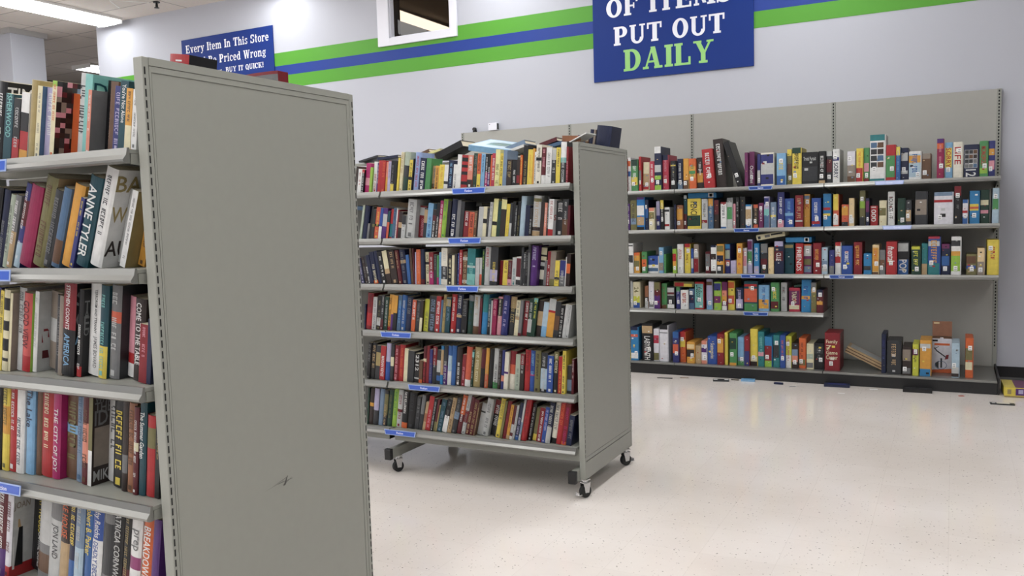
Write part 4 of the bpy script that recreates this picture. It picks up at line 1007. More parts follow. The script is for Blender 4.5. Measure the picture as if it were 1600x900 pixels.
-2.3773 3.7894 0.0274 0.203 0.13 8.2 li t=gn~tall lime green book, between magenta and black ones, second shelf of wheeled case
-2.3546 3.791 0.0213 0.1935 0.124 8.06 bk~black book, between lime green and navy ones, second shelf of wheeled case
-2.3164 3.7915 0.0367 0.2009 0.129 7.91 nv t=wh~thick navy book with white lettering, between black and grey ones, second shelf of wheeled case
-2.2941 3.792 0.021 0.1954 0.125 7.77 gy~tall grey book, between navy and dark grey ones, second shelf of wheeled case
-2.2704 3.7891 0.0224 0.1865 0.119 7.62 dg~dark grey book, between grey and dark red ones, second shelf of wheeled case
-2.2386 3.7921 0.0304 0.1355 0.105 7.41 dr t=wh~short dark red book, between dark grey and coral ones, second shelf of wheeled case
-2.208 3.7922 0.0294 0.13 0.105 7.19 co b=or:0:.35 t=bk~short coral book, between dark red and brown ones, second shelf of wheeled case
-2.1905 3.7911 0.0162 0.1346 0.105 6.98 br t=tn~short brown book with tan lettering, between coral and black ones, second shelf of wheeled case
-2.1831 3.7929 0.0062 0.1305 0.105 6.76 bk~thin black book, between brown and light grey ones, second shelf of wheeled case
-2.1536 3.7927 0.0282 0.1553 0.105 6.54 lg~light grey book, between black and cream ones, second shelf of wheeled case
-2.1312 3.7901 0.0212 0.1559 0.105 6.36 cr b=bk:.45:.6~cream book, between light grey and dark grey ones, second shelf of wheeled case
-2.1192 3.7902 0.0109 0.1472 0.105 6.17 dg t=gy~thin dark grey book, between cream and light grey ones, second shelf of wheeled case
-2.1013 3.788 0.0167 0.1778 0.114 7.47 lg t=gy~light grey book, between dark grey and pale yellow ones, second shelf of wheeled case
-2.0732 3.792 0.0268 0.1942 0.124 7.42 py b=bk:.3:.4~tall pale yellow book, between light grey and dark green ones, second shelf of wheeled case
-2.0524 3.7926 0.0195 0.1808 0.116 7.27 dn t=dt~dark green book, between pale yellow and dark brown ones, second shelf of wheeled case
-2.0217 3.7899 0.0294 0.198 0.127 7.11 db b=py:.7:.95~tall dark brown book, between dark green and yellow ones, second shelf of wheeled case
-2.0012 3.7911 0.0193 0.165 0.106 6.94 ye t=am~yellow book, between dark brown and dark grey ones, second shelf of wheeled case
-1.9862 3.7913 0.0138 0.1698 0.109 6.77 dg b=lg:0:.4~dark grey book, between yellow and black ones, second shelf of wheeled case
-1.9695 3.7914 0.0154 0.1765 0.113 6.6 bk~black book, between dark grey and dark grey ones, second shelf of wheeled case
-1.9571 3.788 0.0112 0.1573 0.105 6.6 dg t=lg~thin dark grey book, between black and black ones, second shelf of wheeled case
-1.9414 3.7917 0.0145 0.1762 0.113 6.42 bk t=ol~black book, between dark grey and powder blue ones, second shelf of wheeled case
-1.911 3.7905 0.0291 0.2011 0.129 6.26 pb~tall powder blue book, between black and navy ones, second shelf of wheeled case
-1.8865 3.791 0.0233 0.1557 0.105 6.08 nv t=dg~navy book, between powder blue and black ones, second shelf of wheeled case
-1.8711 3.7895 0.0143 0.1399 0.105 5.88 bk t=lg~short black book, between navy and light grey ones, second shelf of wheeled case
-1.8267 3.7907 0.0431 0.2004 0.128 5.68 lg t=tn b=tn:0:.12 b=db:.13:.22 b=ol:.85:.93~thick light grey book, between black and dark brown ones, second shelf of wheeled case
-1.8046 3.7916 0.0208 0.1679 0.107 5.51 db~dark brown book, between light grey and salmon ones, second shelf of wheeled case
-1.7899 3.7908 0.0136 0.1645 0.105 5.34 sa t=wh~salmon book with white lettering, between dark brown and black ones, second shelf of wheeled case
-1.7799 3.7913 0.0088 0.1914 0.123 5.16 bk t=wh~thin black book with white lettering, between salmon and white ones, second shelf of wheeled case
-1.7517 3.7872 0.027 0.1803 0.115 5 wh b=rd:0:.18 S=rd:SH:.5 t=rd~white book with red foot, between black and dark grey ones, second shelf of wheeled case
-1.7097 3.818 0.0395 0.1695 0.108 4.43 dg t=wh~thick dark grey book, between white and dark grey ones, second shelf of wheeled case
-1.6792 3.8031 0.0293 0.1779 0.114 4.26 dg b=br:0:.45 t=lg~dark grey book, between dark grey and maroon ones, second shelf of wheeled case
-1.6655 3.797 0.0126 0.1474 0.105 4.07 mr~thin maroon book, last before the end post, second shelf of wheeled case
@2c
-2.9378 3.7883 0.0246 0.1432 0.105 -8.78 nv t=lv~navy book, beside the dark brown one at the far end, third shelf of wheeled case
-2.9118 3.7911 0.0205 0.1518 0.105 -8.98 db t=gy~dark brown book, between navy and dark grey ones, third shelf of wheeled case
-2.89 3.7908 0.0149 0.1569 0.105 -9.16 dg t=wh~dark grey book, between dark brown and navy ones, third shelf of wheeled case
-2.8738 3.7873 0.0228 0.1606 0.105 -9.34 nv~navy book, between dark grey and navy ones, third shelf of wheeled case
-2.8497 3.7898 0.0295 0.1771 0.113 -9.51 nv t=cr b=or:0:.1~navy book with orange foot, between navy and navy ones, third shelf of wheeled case
-2.8186 3.7884 0.0244 0.1829 0.117 -9.67 nv~navy book, between navy and black ones, third shelf of wheeled case
-2.7927 3.7873 0.0296 0.1794 0.115 -9.82 bk t=wh~black book with white lettering, between navy and dark brown ones, third shelf of wheeled case
-2.7615 3.7878 0.0319 0.184 0.118 -8.96 db b=cr:.45:1 b=tn:.3:.45~thick dark brown book, between black and dark brown ones, third shelf of wheeled case
-2.7281 3.7889 0.0419 0.1829 0.117 -7.64 db t=tn~thick dark brown book, between dark brown and maroon ones, third shelf of wheeled case
-2.6847 3.7881 0.0244 0.1848 0.118 -6.93 mr t=tn~maroon book with tan lettering, between dark brown and navy ones, third shelf of wheeled case
-2.659 3.7882 0.0358 0.1879 0.12 -5.3 nv b=tn:.6:.7 t=gy~thick navy book with tan band, between maroon and blue ones, third shelf of wheeled case
-2.6219 3.7872 0.0194 0.1606 0.105 -3.37 bl~blue book, between navy and brown ones, third shelf of wheeled case
-2.6014 3.7898 0.0137 0.1947 0.125 -2.01 br t=dg~tall brown book, between blue and maroon ones, third shelf of wheeled case
-2.5866 3.7893 0.0079 0.1944 0.124 -0.3 mr~thin maroon book, between brown and lavender ones, third shelf of wheeled case
-2.5685 3.7907 0.0084 0.1743 0.112 1.61 lv~thin lavender book, between maroon and orange ones, third shelf of wheeled case
-2.5416 3.7905 0.0258 0.1882 0.12 1.55 or t=sa~orange book with salmon lettering, between lavender and navy ones, third shelf of wheeled case
-2.5157 3.7884 0.0248 0.19 0.122 1.56 nv b=mr:0:.15~navy book with maroon foot, between orange and cream ones, third shelf of wheeled case
-2.4884 3.7999 0.0249 0.1734 0.111 0.99 cr b=bk:.62:.7 t=bk~cream book with black band, between navy and dark red ones, third shelf of wheeled case
-2.4593 3.7904 0.028 0.1734 0.111 1.81 dr b=mg:0:.4 t=wh~dark red book, between cream and dark grey ones, third shelf of wheeled case
-2.4393 3.791 0.0188 0.1614 0.105 2.24 dg t=gy~dark grey book, between dark red and green ones, third shelf of wheeled case
-2.4262 3.7894 0.012 0.1555 0.105 2.75 gn b=mg:0:.25~thin green book, between dark grey and sky blue ones, third shelf of wheeled case
-2.4114 3.7898 0.0137 0.1733 0.111 3.2 sb t=bl~sky blue book with blue lettering, between green and ivory ones, third shelf of wheeled case
-2.3734 3.7878 0.0368 0.1949 0.125 3.16 iv b=dg:.15:.5 t=lg~thick ivory book, between sky blue and black ones, third shelf of wheeled case
-2.3475 3.7921 0.0247 0.1614 0.105 3.87 bk t=cr~black book with cream lettering, between ivory and cream ones, third shelf of wheeled case
-2.3303 3.7893 0.0161 0.1571 0.105 3.69 cr~cream book, between black and dark grey ones, third shelf of wheeled case
-2.3141 3.7872 0.0151 0.1648 0.105 3.53 dg t=br~dark grey book with brown lettering, between cream and indigo ones, third shelf of wheeled case
-2.3011 3.7907 0.0119 0.1688 0.108 4.03 in t=sb~thin indigo book, between dark grey and red ones, third shelf of wheeled case
-2.2832 3.7876 0.0168 0.1843 0.118 3.86 rd t=wh~red book with white lettering, between indigo and brown ones, third shelf of wheeled case
-2.2545 3.7903 0.0275 0.1726 0.11 4.48 br b=lg:.75:.85 b=lg:.05:.15 t=tn~brown book with light grey band, between red and teal ones, third shelf of wheeled case
-2.2059 3.789 0.0473 0.1902 0.122 4.53 te b=aq:0:.3 b=lg:.47:.53 t=aq~thick teal book, between brown and light grey ones, third shelf of wheeled case
-2.1813 3.7905 0.0234 0.1415 0.105 4.72 lg~short light grey book, between teal and light grey ones, third shelf of wheeled case
-2.1674 3.7927 0.0128 0.1412 0.105 4.52 lg b=co:0:.4~short light grey book, between light grey and dark green ones, third shelf of wheeled case
-2.153 3.7919 0.0132 0.1855 0.119 4.62 dn t=li~dark green book, between light grey and light grey ones, third shelf of wheeled case
-2.1205 3.7895 0.0312 0.1991 0.127 5.17 lg t=rd~tall light grey book, between dark green and dark grey ones, third shelf of wheeled case
-2.0763 3.7919 0.043 0.1971 0.126 5.64 dg b=lv:.1:.4 t=ye~thick dark grey book, between light grey and dark red ones, third shelf of wheeled case
-2.049 3.8159 0.0248 0.1261 0.105 5.28 dr~short dark red book, between dark grey and yellow ones, third shelf of wheeled case
-2.0178 3.8005 0.0299 0.127 0.105 5.77 ye t=br~short yellow book, between dark red and maroon ones, third shelf of wheeled case
-1.9932 3.7929 0.0234 0.1273 0.105 5.55 mr b=pk:0:.25 t=gy~short maroon book, between yellow and light grey ones, third shelf of wheeled case
-1.9683 3.7929 0.0237 0.1429 0.105 5.32 lg t=te~light grey book with teal lettering, between maroon and white ones, third shelf of wheeled case
-1.9423 3.7914 0.0249 0.1465 0.105 5.12 wh b=mr:.3:.95 b=dg:.02:.2~white book, between light grey and dark grey ones, third shelf of wheeled case
-1.9289 3.7932 0.0122 0.1949 0.125 4.93 dg~thin dark grey book, between white and dark grey ones, third shelf of wheeled case
-1.9152 3.793 0.0125 0.1691 0.108 4.76 dg t=lg~dark grey book, between dark grey and black ones, third shelf of wheeled case
-1.9016 3.7907 0.0125 0.18 0.115 4.59 bk t=gy~black book with grey lettering, between dark grey and grey ones, third shelf of wheeled case
-1.8905 3.7891 0.01 0.2092 0.134 4.44 gy b=dg:.8:.95~thin grey book, between black and purple ones, third shelf of wheeled case
-1.8532 3.7924 0.036 0.2023 0.129 5.64 pu t=lv~thick purple book with lavender lettering, between grey and black ones, third shelf of wheeled case
-1.8198 3.8245 0.0311 0.1934 0.124 6.65 bk b=iv:.15:.4 b=lg:.5:.6 b=cr:.65:.75 b=cr:.8:.98~black book with ivory band, between purple and grey ones, third shelf of wheeled case
-1.8014 3.8045 0.0172 0.1261 0.105 6.43 gy~short grey book, between black and dark red ones, third shelf of wheeled case
-1.7826 3.798 0.0176 0.1739 0.111 6.23 dr t=wh~dark red book with white lettering, between grey and taupe ones, third shelf of wheeled case
-1.7526 3.7941 0.0287 0.1723 0.11 6.07 tp b=ol:0:.2~taupe book with olive foot, between dark red and yellow ones, third shelf of wheeled case
-1.7277 3.7894 0.0237 0.1273 0.105 5.85 ye b=nv:.25:.35 t=ol~short yellow book with navy band, between taupe and indigo ones, third shelf of wheeled case
-1.6973 3.7915 0.0291 0.1272 0.105 5.62 in b=gy:0:.4 t=lg~short indigo book with grey foot, between yellow and white ones, third shelf of wheeled case
-1.6908 3.7927 0.0054 0.1452 0.105 5.4 wh~thin white book, between indigo and dark brown ones, third shelf of wheeled case
-1.6696 3.7894 0.02 0.16 0.105 5.2 db b=or:.4:.7~dark brown book with orange band, last before the end post, third shelf of wheeled case
@2d
-2.9248 3.7896 0.0081 0.1438 0.105 5.09 nv~navy book, beside the dark red one at the far end, fourth shelf of wheeled case
-2.882 3.7884 0.0413 0.2056 0.132 7.53 dr b=rd:.1:.45 t=mr~thick dark red book, between navy and light grey ones, fourth shelf of wheeled case
-2.8542 3.7887 0.0265 0.183 0.117 7.38 lg t=gy~light grey book, between dark red and black ones, fourth shelf of wheeled case
-2.8266 3.7928 0.0263 0.1927 0.123 7.22 bk b=lg:.12:.35 t=ol~black book, between light grey and dark grey ones, fourth shelf of wheeled case
-2.8066 3.7893 0.0187 0.1968 0.126 7.78 dg b=mr:0:.3 t=lg~dark grey book, between black and dark green ones, fourth shelf of wheeled case
-2.7782 3.7928 0.027 0.1854 0.119 7.63 dn t=lg~dark green book, between dark grey and amber ones, fourth shelf of wheeled case
-2.7584 3.7925 0.0185 0.2013 0.129 8.05 am b=rd:0:.1 t=bk~amber book with red foot, between dark green and amber ones, fourth shelf of wheeled case
-2.7421 3.7906 0.015 0.1998 0.128 7.91 am b=pu:0:.45~thin amber book with purple foot, between amber and black ones, fourth shelf of wheeled case
-2.7165 3.7886 0.0242 0.1949 0.125 7.77 bk b=am:.5:1~black book with amber top, between amber and steel blue ones, fourth shelf of wheeled case
-2.6911 3.7929 0.0241 0.1963 0.126 7.67 st b=bl:.3:.7 t=sb~steel blue book with blue band, between black and blue ones, fourth shelf of wheeled case
-2.658 3.79 0.0317 0.1982 0.127 7.52 bl t=lg~blue book, between steel blue and navy ones, fourth shelf of wheeled case
-2.6185 3.7895 0.0381 0.1883 0.121 7.39 nv t=gy~thick navy book with grey lettering, between blue and coral ones, fourth shelf of wheeled case
-2.5931 3.7889 0.0241 0.173 0.111 7.42 co b=or:0:.45 t=wh~short coral book, between navy and dark grey ones, fourth shelf of wheeled case
-2.5669 3.7929 0.0249 0.1689 0.108 7.26 dg t=gy~short dark grey book, between coral and dark brown ones, fourth shelf of wheeled case
-2.5488 3.79 0.0168 0.1723 0.11 7.93 db b=cr:0:.44~short dark brown book, between dark grey and lime yellow ones, fourth shelf of wheeled case
-2.5145 3.8037 0.0323 0.177 0.113 7.55 yl t=ol~lime yellow book, between dark brown and dark grey ones, fourth shelf of wheeled case
-2.4667 3.7966 0.0463 0.1945 0.125 7.39 dg t=gb~thick dark grey book, between lime yellow and red ones, fourth shelf of wheeled case
-2.4368 3.7908 0.0285 0.1959 0.125 7.25 rd t=wh~red book, between dark grey and steel blue ones, fourth shelf of wheeled case
-2.423 3.7921 0.0127 0.1758 0.113 7.09 st~thin steel blue book, between red and old gold ones, fourth shelf of wheeled case
-2.4025 3.7903 0.0192 0.2055 0.131 7.1 go t=br~tall old gold book, between steel blue and dark teal ones, fourth shelf of wheeled case
-2.3726 3.789 0.0286 0.1897 0.121 6.96 dt b=go:.75:.95 t=gb~dark teal book, between old gold and red ones, fourth shelf of wheeled case
-2.3385 3.7918 0.0328 0.2076 0.133 6.81 rd t=wh~tall red book, between dark teal and navy ones, fourth shelf of wheeled case
-2.301 3.792 0.0361 0.2089 0.134 6.67 nv b=tn:.4:.47 t=lg~tall navy book with tan band, between red and black ones, fourth shelf of wheeled case
-2.2662 3.7871 0.0334 0.1798 0.115 6.51 bk t=gy~black book with grey lettering, between navy and dark green ones, fourth shelf of wheeled case
-2.2311 3.7902 0.0338 0.2039 0.131 6.36 dn t=dt b=gy:.85:1~dark green book, between black and light grey ones, fourth shelf of wheeled case
-2.1966 3.7886 0.0331 0.2051 0.131 6.22 lg b=br:0:.2 t=tn~tall light grey book, between dark green and maroon ones, fourth shelf of wheeled case
-2.1813 3.7926 0.0142 0.1897 0.121 6.07 mr~thin maroon book, between light grey and cerulean ones, fourth shelf of wheeled case
-2.1428 3.7917 0.0371 0.2099 0.134 5.92 ce b=te:.55:1~thick cerulean book, between maroon and dark teal ones, fourth shelf of wheeled case
-2.1255 3.7885 0.0162 0.1869 0.12 5.77 dt b=bk:0:.4 t=lg~dark teal book, between cerulean and light grey ones, fourth shelf of wheeled case
-2.116 3.7886 0.0084 0.179 0.115 5.61 lg~thin light grey book, between dark teal and crimson ones, fourth shelf of wheeled case
-2.0909 3.7879 0.0238 0.187 0.12 5.89 cm t=pk~crimson book with pink lettering, between light grey and pink ones, fourth shelf of wheeled case
-2.0644 3.7929 0.0253 0.1997 0.128 6.47 pk b=dg:.5:.95 t=cr~pink book with dark grey top, between crimson and indigo ones, fourth shelf of wheeled case
-2.0268 3.7888 0.0361 0.2089 0.134 7.41 in t=lv~tall indigo book, between pink and dark grey ones, fourth shelf of wheeled case
-1.9882 3.8006 0.0365 0.1999 0.128 7.07 dg b=tn:.7:1 t=go~thick dark grey book, between indigo and cream ones, fourth shelf of wheeled case
-1.9651 3.7943 0.0218 0.1828 0.117 7.7 cr b=tn:.45:.55 t=gy~cream book with tan band, between dark grey and grey ones, fourth shelf of wheeled case
-1.9463 3.7929 0.0176 0.1831 0.117 7.55 gy b=mr:0:.08~grey book with maroon foot, between cream and dark red ones, fourth shelf of wheeled case
-1.917 3.8051 0.0267 0.1789 0.114 7.64 dr t=wh~dark red book, between grey and dark green ones, fourth shelf of wheeled case
-1.8917 3.798 0.024 0.191 0.122 7.48 dn b=lg:.1:.45 t=lg~dark green book, between dark red and dark green ones, fourth shelf of wheeled case
-1.8678 3.7907 0.0226 0.1971 0.126 8.42 dn t=yl b=aq:.9:1~dark green book, between dark green and dark brown ones, fourth shelf of wheeled case
-1.8352 3.802 0.0299 0.1839 0.118 7.88 db b=tn:.3:.7~dark brown book, between dark green and powder blue ones, fourth shelf of wheeled case
-1.8057 3.7935 0.0282 0.1775 0.114 8.48 pb b=sb:0:.3~powder blue book, between dark brown and amber ones, fourth shelf of wheeled case
-1.7669 3.7923 0.0372 0.1935 0.124 8.32 am b=lg:.7:1 b=rd:.64:.7~thick amber book, between powder blue and dark grey ones, fourth shelf of wheeled case
-1.7388 3.79 0.0268 0.1818 0.116 8.17 dg b=br:.2:.6~dark grey book with brown band, between amber and black ones, fourth shelf of wheeled case
-1.7168 3.7892 0.0206 0.1649 0.106 8 bk t=lg~short black book, between dark grey and light grey ones, fourth shelf of wheeled case
-1.6998 3.7904 0.0157 0.1701 0.109 9.19 lg~thin light grey book, between black and light grey ones, fourth shelf of wheeled case
-1.6816 3.7899 0.0169 0.1673 0.107 9.03 lg t=gy~short light grey book, last before the end post, fourth shelf of wheeled case
@2e
-2.9097 3.7892 0.0254 0.2074 0.133 7.38 bk t=gy~black book, beside the black one at the far end, fifth shelf of wheeled case
-2.8759 3.7915 0.0324 0.2084 0.133 7.39 bk t=tn~black book with tan lettering, between black and dark grey ones, fifth shelf of wheeled case
-2.8429 3.7905 0.0317 0.1933 0.124 7.24 dg b=go:.4:.8~dark grey book, between black and red ones, fifth shelf of wheeled case
-2.8081 3.7872 0.0335 0.1936 0.124 7.09 rd T=wh:MARIAN KEYES:.1:.7~red book, between dark grey and royal blue ones, fifth shelf of wheeled case
-2.7765 3.7885 0.0303 0.2099 0.134 6.95 bb b=lv:.5:1~royal blue book, between red and dark grey ones, fifth shelf of wheeled case
-2.753 3.7897 0.0222 0.2051 0.131 6.81 dg b=cr:.4:.65~dark grey book, between royal blue and dark red ones, fifth shelf of wheeled case
-2.7188 3.7925 0.0329 0.2003 0.128 6.67 dr t=pk~dark red book, between dark grey and red ones, fifth shelf of wheeled case
-2.6824 3.7923 0.0351 0.2045 0.131 6.53 rd t=or~thick red book, between dark red and cream ones, fifth shelf of wheeled case
-2.6555 3.7903 0.0256 0.1851 0.118 6.38 cr~short cream book, between red and dark grey ones, fifth shelf of wheeled case
-2.6127 3.7871 0.0414 0.174 0.111 6.21 dg~thick dark grey book, between cream and black ones, fifth shelf of wheeled case
-2.5804 3.7917 0.031 0.1598 0.105 6.04 bk T=wh:2312:.4:.95 b=lg:.12:.17~short black book, between dark grey and brown ones, fifth shelf of wheeled case
-2.5579 3.7896 0.0213 0.1249 0.105 5.81 br b=or:0:.15~short brown book with orange foot, between black and maroon ones, fifth shelf of wheeled case
-2.5369 3.7905 0.0198 0.2027 0.13 5.58 mr b=cr:.58:.67 t=rd~maroon book with cream band, between brown and dark red ones, fifth shelf of wheeled case
-2.516 3.7912 0.0197 0.2071 0.133 5.44 dr~dark red book, between maroon and indigo ones, fifth shelf of wheeled case
-2.4966 3.7908 0.0182 0.1884 0.121 5.36 in t=gy~thin indigo book, between dark red and dark grey ones, fifth shelf of wheeled case
-2.4688 3.7899 0.0266 0.2052 0.131 5.2 dg b=dr:.5:1 t=lg~dark grey book, between indigo and dark grey ones, fifth shelf of wheeled case
-2.4445 3.7925 0.0231 0.1866 0.119 5.53 dg b=lg:.35:.7 b=bl:.1:.25~dark grey book, between dark grey and cerulean ones, fifth shelf of wheeled case
-2.4258 3.7893 0.0175 0.2118 0.136 5.38 ce b=tn:.25:.9~thin cerulean book, between dark grey and purple ones, fifth shelf of wheeled case
-2.4012 3.7894 0.0234 0.2127 0.136 5.53 pu b=dg:.5:1 t=lg~purple book, between cerulean and powder blue ones, fifth shelf of wheeled case
-2.3753 3.7921 0.0246 0.2139 0.137 5.46 pb b=wh:0:.35 b=bl:.75:1~tall powder blue book, between purple and blue ones, fifth shelf of wheeled case
-2.3478 3.7882 0.0263 0.2157 0.138 5.77 bl~tall blue book, between powder blue and dark brown ones, fifth shelf of wheeled case
-2.3126 3.7888 0.0339 0.2079 0.133 5.63 db t=wh~thick dark brown book, between blue and dark red ones, fifth shelf of wheeled case
-2.2904 3.792 0.021 0.171 0.109 6.95 dr t=pk~short dark red book, between dark brown and coral ones, fifth shelf of wheeled case
-2.2555 3.7874 0.0336 0.2142 0.137 6.78 co b=wh:0:.17~tall coral book, between dark red and dark green ones, fifth shelf of wheeled case
-2.2416 3.792 0.0127 0.1978 0.127 6.64 dn b=aq:.8:.95 t=lg~thin dark green book, between coral and old gold ones, fifth shelf of wheeled case
-2.1983 3.7912 0.0419 0.2134 0.137 6.5 go t=cr~thick old gold book, between dark green and maroon ones, fifth shelf of wheeled case
-2.1704 3.7896 0.0266 0.2051 0.131 6.36 mr b=bk:0:.5~maroon book with black foot, between old gold and amber ones, fifth shelf of wheeled case
-2.1497 3.7887 0.0195 0.2126 0.136 6.22 am b=co:0:.35 t=tn~amber book with coral foot, between maroon and black ones, fifth shelf of wheeled case
-2.1235 3.7917 0.025 0.208 0.133 6.09 bk~black book, between amber and light grey ones, fifth shelf of wheeled case
-2.0921 3.7925 0.0301 0.2116 0.135 5.95 lg b=gn:0:.15 t=dg~light grey book, between black and dark brown ones, fifth shelf of wheeled case
-2.0735 3.7879 0.0174 0.2032 0.13 5.81 db t=gy~thin dark brown book, between light grey and indigo ones, fifth shelf of wheeled case
-2.0554 3.7899 0.0169 0.2068 0.132 5.67 in b=sa:.2:.35~thin indigo book, between dark brown and ivory ones, fifth shelf of wheeled case
-2.0313 3.7903 0.0229 0.1954 0.125 5.52 iv b=pu:.42:.48~ivory book with purple band, between indigo and dark red ones, fifth shelf of wheeled case
-1.9923 3.8 0.037 0.2011 0.129 5.16 dr b=iv:0:.4 b=co:.4:.65~thick dark red book, between ivory and sage ones, fifth shelf of wheeled case
-1.9635 3.7935 0.0276 0.1859 0.119 5 sg t=gy~sage book, between dark red and dark brown ones, fifth shelf of wheeled case
-1.939 3.7899 0.0234 0.1914 0.123 4.85 db b=dr:.7:1 t=lg~dark brown book, between sage and red ones, fifth shelf of wheeled case
-1.9073 3.7914 0.0304 0.213 0.136 4.7 rd t=dr~tall red book, between dark brown and royal blue ones, fifth shelf of wheeled case
-1.8802 3.7923 0.0259 0.2113 0.135 4.57 bb t=sb b=mg:.38:.42~royal blue book with magenta band, between red and olive ones, fifth shelf of wheeled case
-1.8471 3.7876 0.0319 0.2131 0.136 4.43 ol t=db~tall olive book, between royal blue and dark grey ones, fifth shelf of wheeled case
-1.8102 3.7885 0.0357 0.2029 0.13 4.29 dg b=pb:.08:.6 t=lg~thick dark grey book, between olive and royal blue ones, fifth shelf of wheeled case
-1.7757 3.792 0.0334 0.1892 0.121 4.14 bb t=wh~royal blue book, between dark grey and black ones, fifth shelf of wheeled case
-1.7474 3.7918 0.0271 0.2099 0.134 3.99 bk t=cr b=ol:.8:1~black book with olive top, between royal blue and red ones, fifth shelf of wheeled case
-1.7261 3.791 0.0201 0.1891 0.121 3.84 rd t=am~red book with amber lettering, between black and yellow ones, fifth shelf of wheeled case
-1.7061 3.7872 0.0189 0.2189 0.14 3.69 ye t=dg~tall yellow book, between red and dark grey ones, fifth shelf of wheeled case
-1.6769 3.8088 0.0269 0.1407 0.105 3.03 dg b=gb:.1:.5~short dark grey book, between yellow and maroon ones, fifth shelf of wheeled case
-1.6638 3.8007 0.0121 0.1777 0.114 2.82 mr t=wh~thin maroon book with white lettering, last before the end post, fifth shelf of wheeled case
@2f
-2.9355 3.793 0.0091 0.2114 0.135 5.74 dn~dark green book, beside the dark brown one at the far end, bottom of wheeled case
-2.9054 3.7912 0.0287 0.2101 0.134 7.33 db b=am:.5:.6~dark brown book, between dark green and dark grey ones, bottom shelf of wheeled case
-2.8705 3.7873 0.0335 0.2129 0.136 7.79 dg b=lv:.4:1~thick dark grey book, between dark brown and grey-blue ones, bottom shelf of wheeled case
-2.8373 3.7921 0.0318 0.2119 0.136 7.66 gb~grey-blue book, between dark grey and dark grey ones, bottom shelf of wheeled case
-2.8098 3.7883 0.0261 0.2054 0.131 8.41 dg b=ol:.3:.9 t=tn~dark grey book, between grey-blue and dark green ones, bottom shelf of wheeled case
-2.7765 3.7909 0.0318 0.2116 0.135 8.28 dn t=ol~dark green book, between dark grey and lime green ones, bottom shelf of wheeled case
-2.7454 3.7927 0.0297 0.219 0.14 8.14 li t=gn~tall lime green book, between dark green and light grey ones, bottom shelf of wheeled case
-2.7101 3.7913 0.0339 0.216 0.138 8.01 lg t=dr b=mr:.4:.48~thick light grey book, between lime green and black ones, bottom shelf of wheeled case
-2.6721 3.7878 0.0365 0.2089 0.134 7.88 bk T=wh:FAYE KELLERMAN:.4:.98 b=or:0:.15~thick black book, between light grey and black ones, bottom shelf of wheeled case
-2.6215 3.7888 0.049 0.2034 0.13 8.06 bk t=dg~thick black book, between black and dark grey ones, bottom shelf of wheeled case
-2.5947 3.7925 0.0254 0.1869 0.12 9.13 dg t=gy~dark grey book with grey lettering, between black and grey ones, bottom shelf of wheeled case
-2.57 3.7879 0.0232 0.1987 0.127 10.61 gy b=dg:0:.45~grey book, between dark grey and tan ones, bottom shelf of wheeled case
-2.5515 3.7907 0.0169 0.1614 0.105 12.9 tn b=cp:.3:.6~short tan book with copper band, between grey and red ones, bottom shelf of wheeled case
-2.5194 3.7895 0.0302 0.1956 0.125 12.75 rd t=pk~red book with pink lettering, between tan and black ones, bottom shelf of wheeled case
-2.4983 3.788 0.0195 0.1851 0.118 12.61 bk t=lg~black book with light grey lettering, between red and maroon ones, bottom shelf of wheeled case
-2.4824 3.7907 0.0144 0.182 0.116 12.46 mr b=ol:0:.3~short maroon book, between black and old gold ones, bottom shelf of wheeled case
-2.4741 3.7873 0.0071 0.1517 0.105 13.78 go~thin old gold book, between maroon and dark teal ones, bottom shelf of wheeled case
-2.4425 3.7876 0.0295 0.1863 0.119 14.14 dt t=gb~dark teal book, between old gold and black ones, bottom shelf of wheeled case
-2.4112 3.7893 0.0292 0.1896 0.121 14.65 bk b=wh:0:.5 t=gy~black book with white foot, between dark teal and tan ones, bottom shelf of wheeled case
-2.3851 3.7874 0.0242 0.2002 0.128 14.51 tn t=br~tan book with brown lettering, between black and dark grey ones, bottom shelf of wheeled case
-2.3532 3.7873 0.0298 0.2008 0.128 14.37 dg t=gy b=gb:.4:.6~dark grey book with grey-blue band, between tan and maroon ones, bottom shelf of wheeled case
-2.3229 3.7905 0.0283 0.218 0.14 14.24 mr b=or:.5:1 t=wh~tall maroon book, between dark grey and light grey ones, bottom shelf of wheeled case
-2.299 3.7915 0.022 0.2223 0.142 14.12 lg b=dr:.3:.6 t=gy~tall light grey book, between maroon and maroon ones, bottom shelf of wheeled case
-2.2735 3.7923 0.0237 0.2123 0.136 13.99 mr t=tn~maroon book with tan lettering, between light grey and maroon ones, bottom shelf of wheeled case
-2.2472 3.7878 0.0244 0.2013 0.129 13.85 mr t=go~maroon book with old gold lettering, between maroon and brown ones, bottom shelf of wheeled case
-2.2364 3.7896 0.0094 0.1827 0.117 13.71 br t=tn~thin brown book, between maroon and light grey ones, bottom shelf of wheeled case
-2.2051 3.8139 0.0291 0.1767 0.113 13.48 lg b=dg:.7:.75~short light grey book, between brown and light grey ones, bottom shelf of wheeled case
-2.1665 3.8019 0.0365 0.2075 0.133 13.33 lg t=gy~thick light grey book, between light grey and black ones, bottom shelf of wheeled case
-2.1308 3.8312 0.0328 0.1965 0.126 12.93 bk b=dr:.6:1 t=wh~thick black book, between light grey and dark grey ones, bottom shelf of wheeled case
-2.1185 3.8112 0.0109 0.1786 0.114 12.78 dg t=lg~thin dark grey book, between black and yellow ones, bottom shelf of wheeled case
-2.0885 3.7976 0.0282 0.2138 0.137 12.63 ye t=ol~yellow book with olive lettering, between dark grey and olive ones, bottom shelf of wheeled case
-2.0733 3.7911 0.0138 0.2053 0.131 12.5 ol~olive book, between yellow and dark red ones, bottom shelf of wheeled case
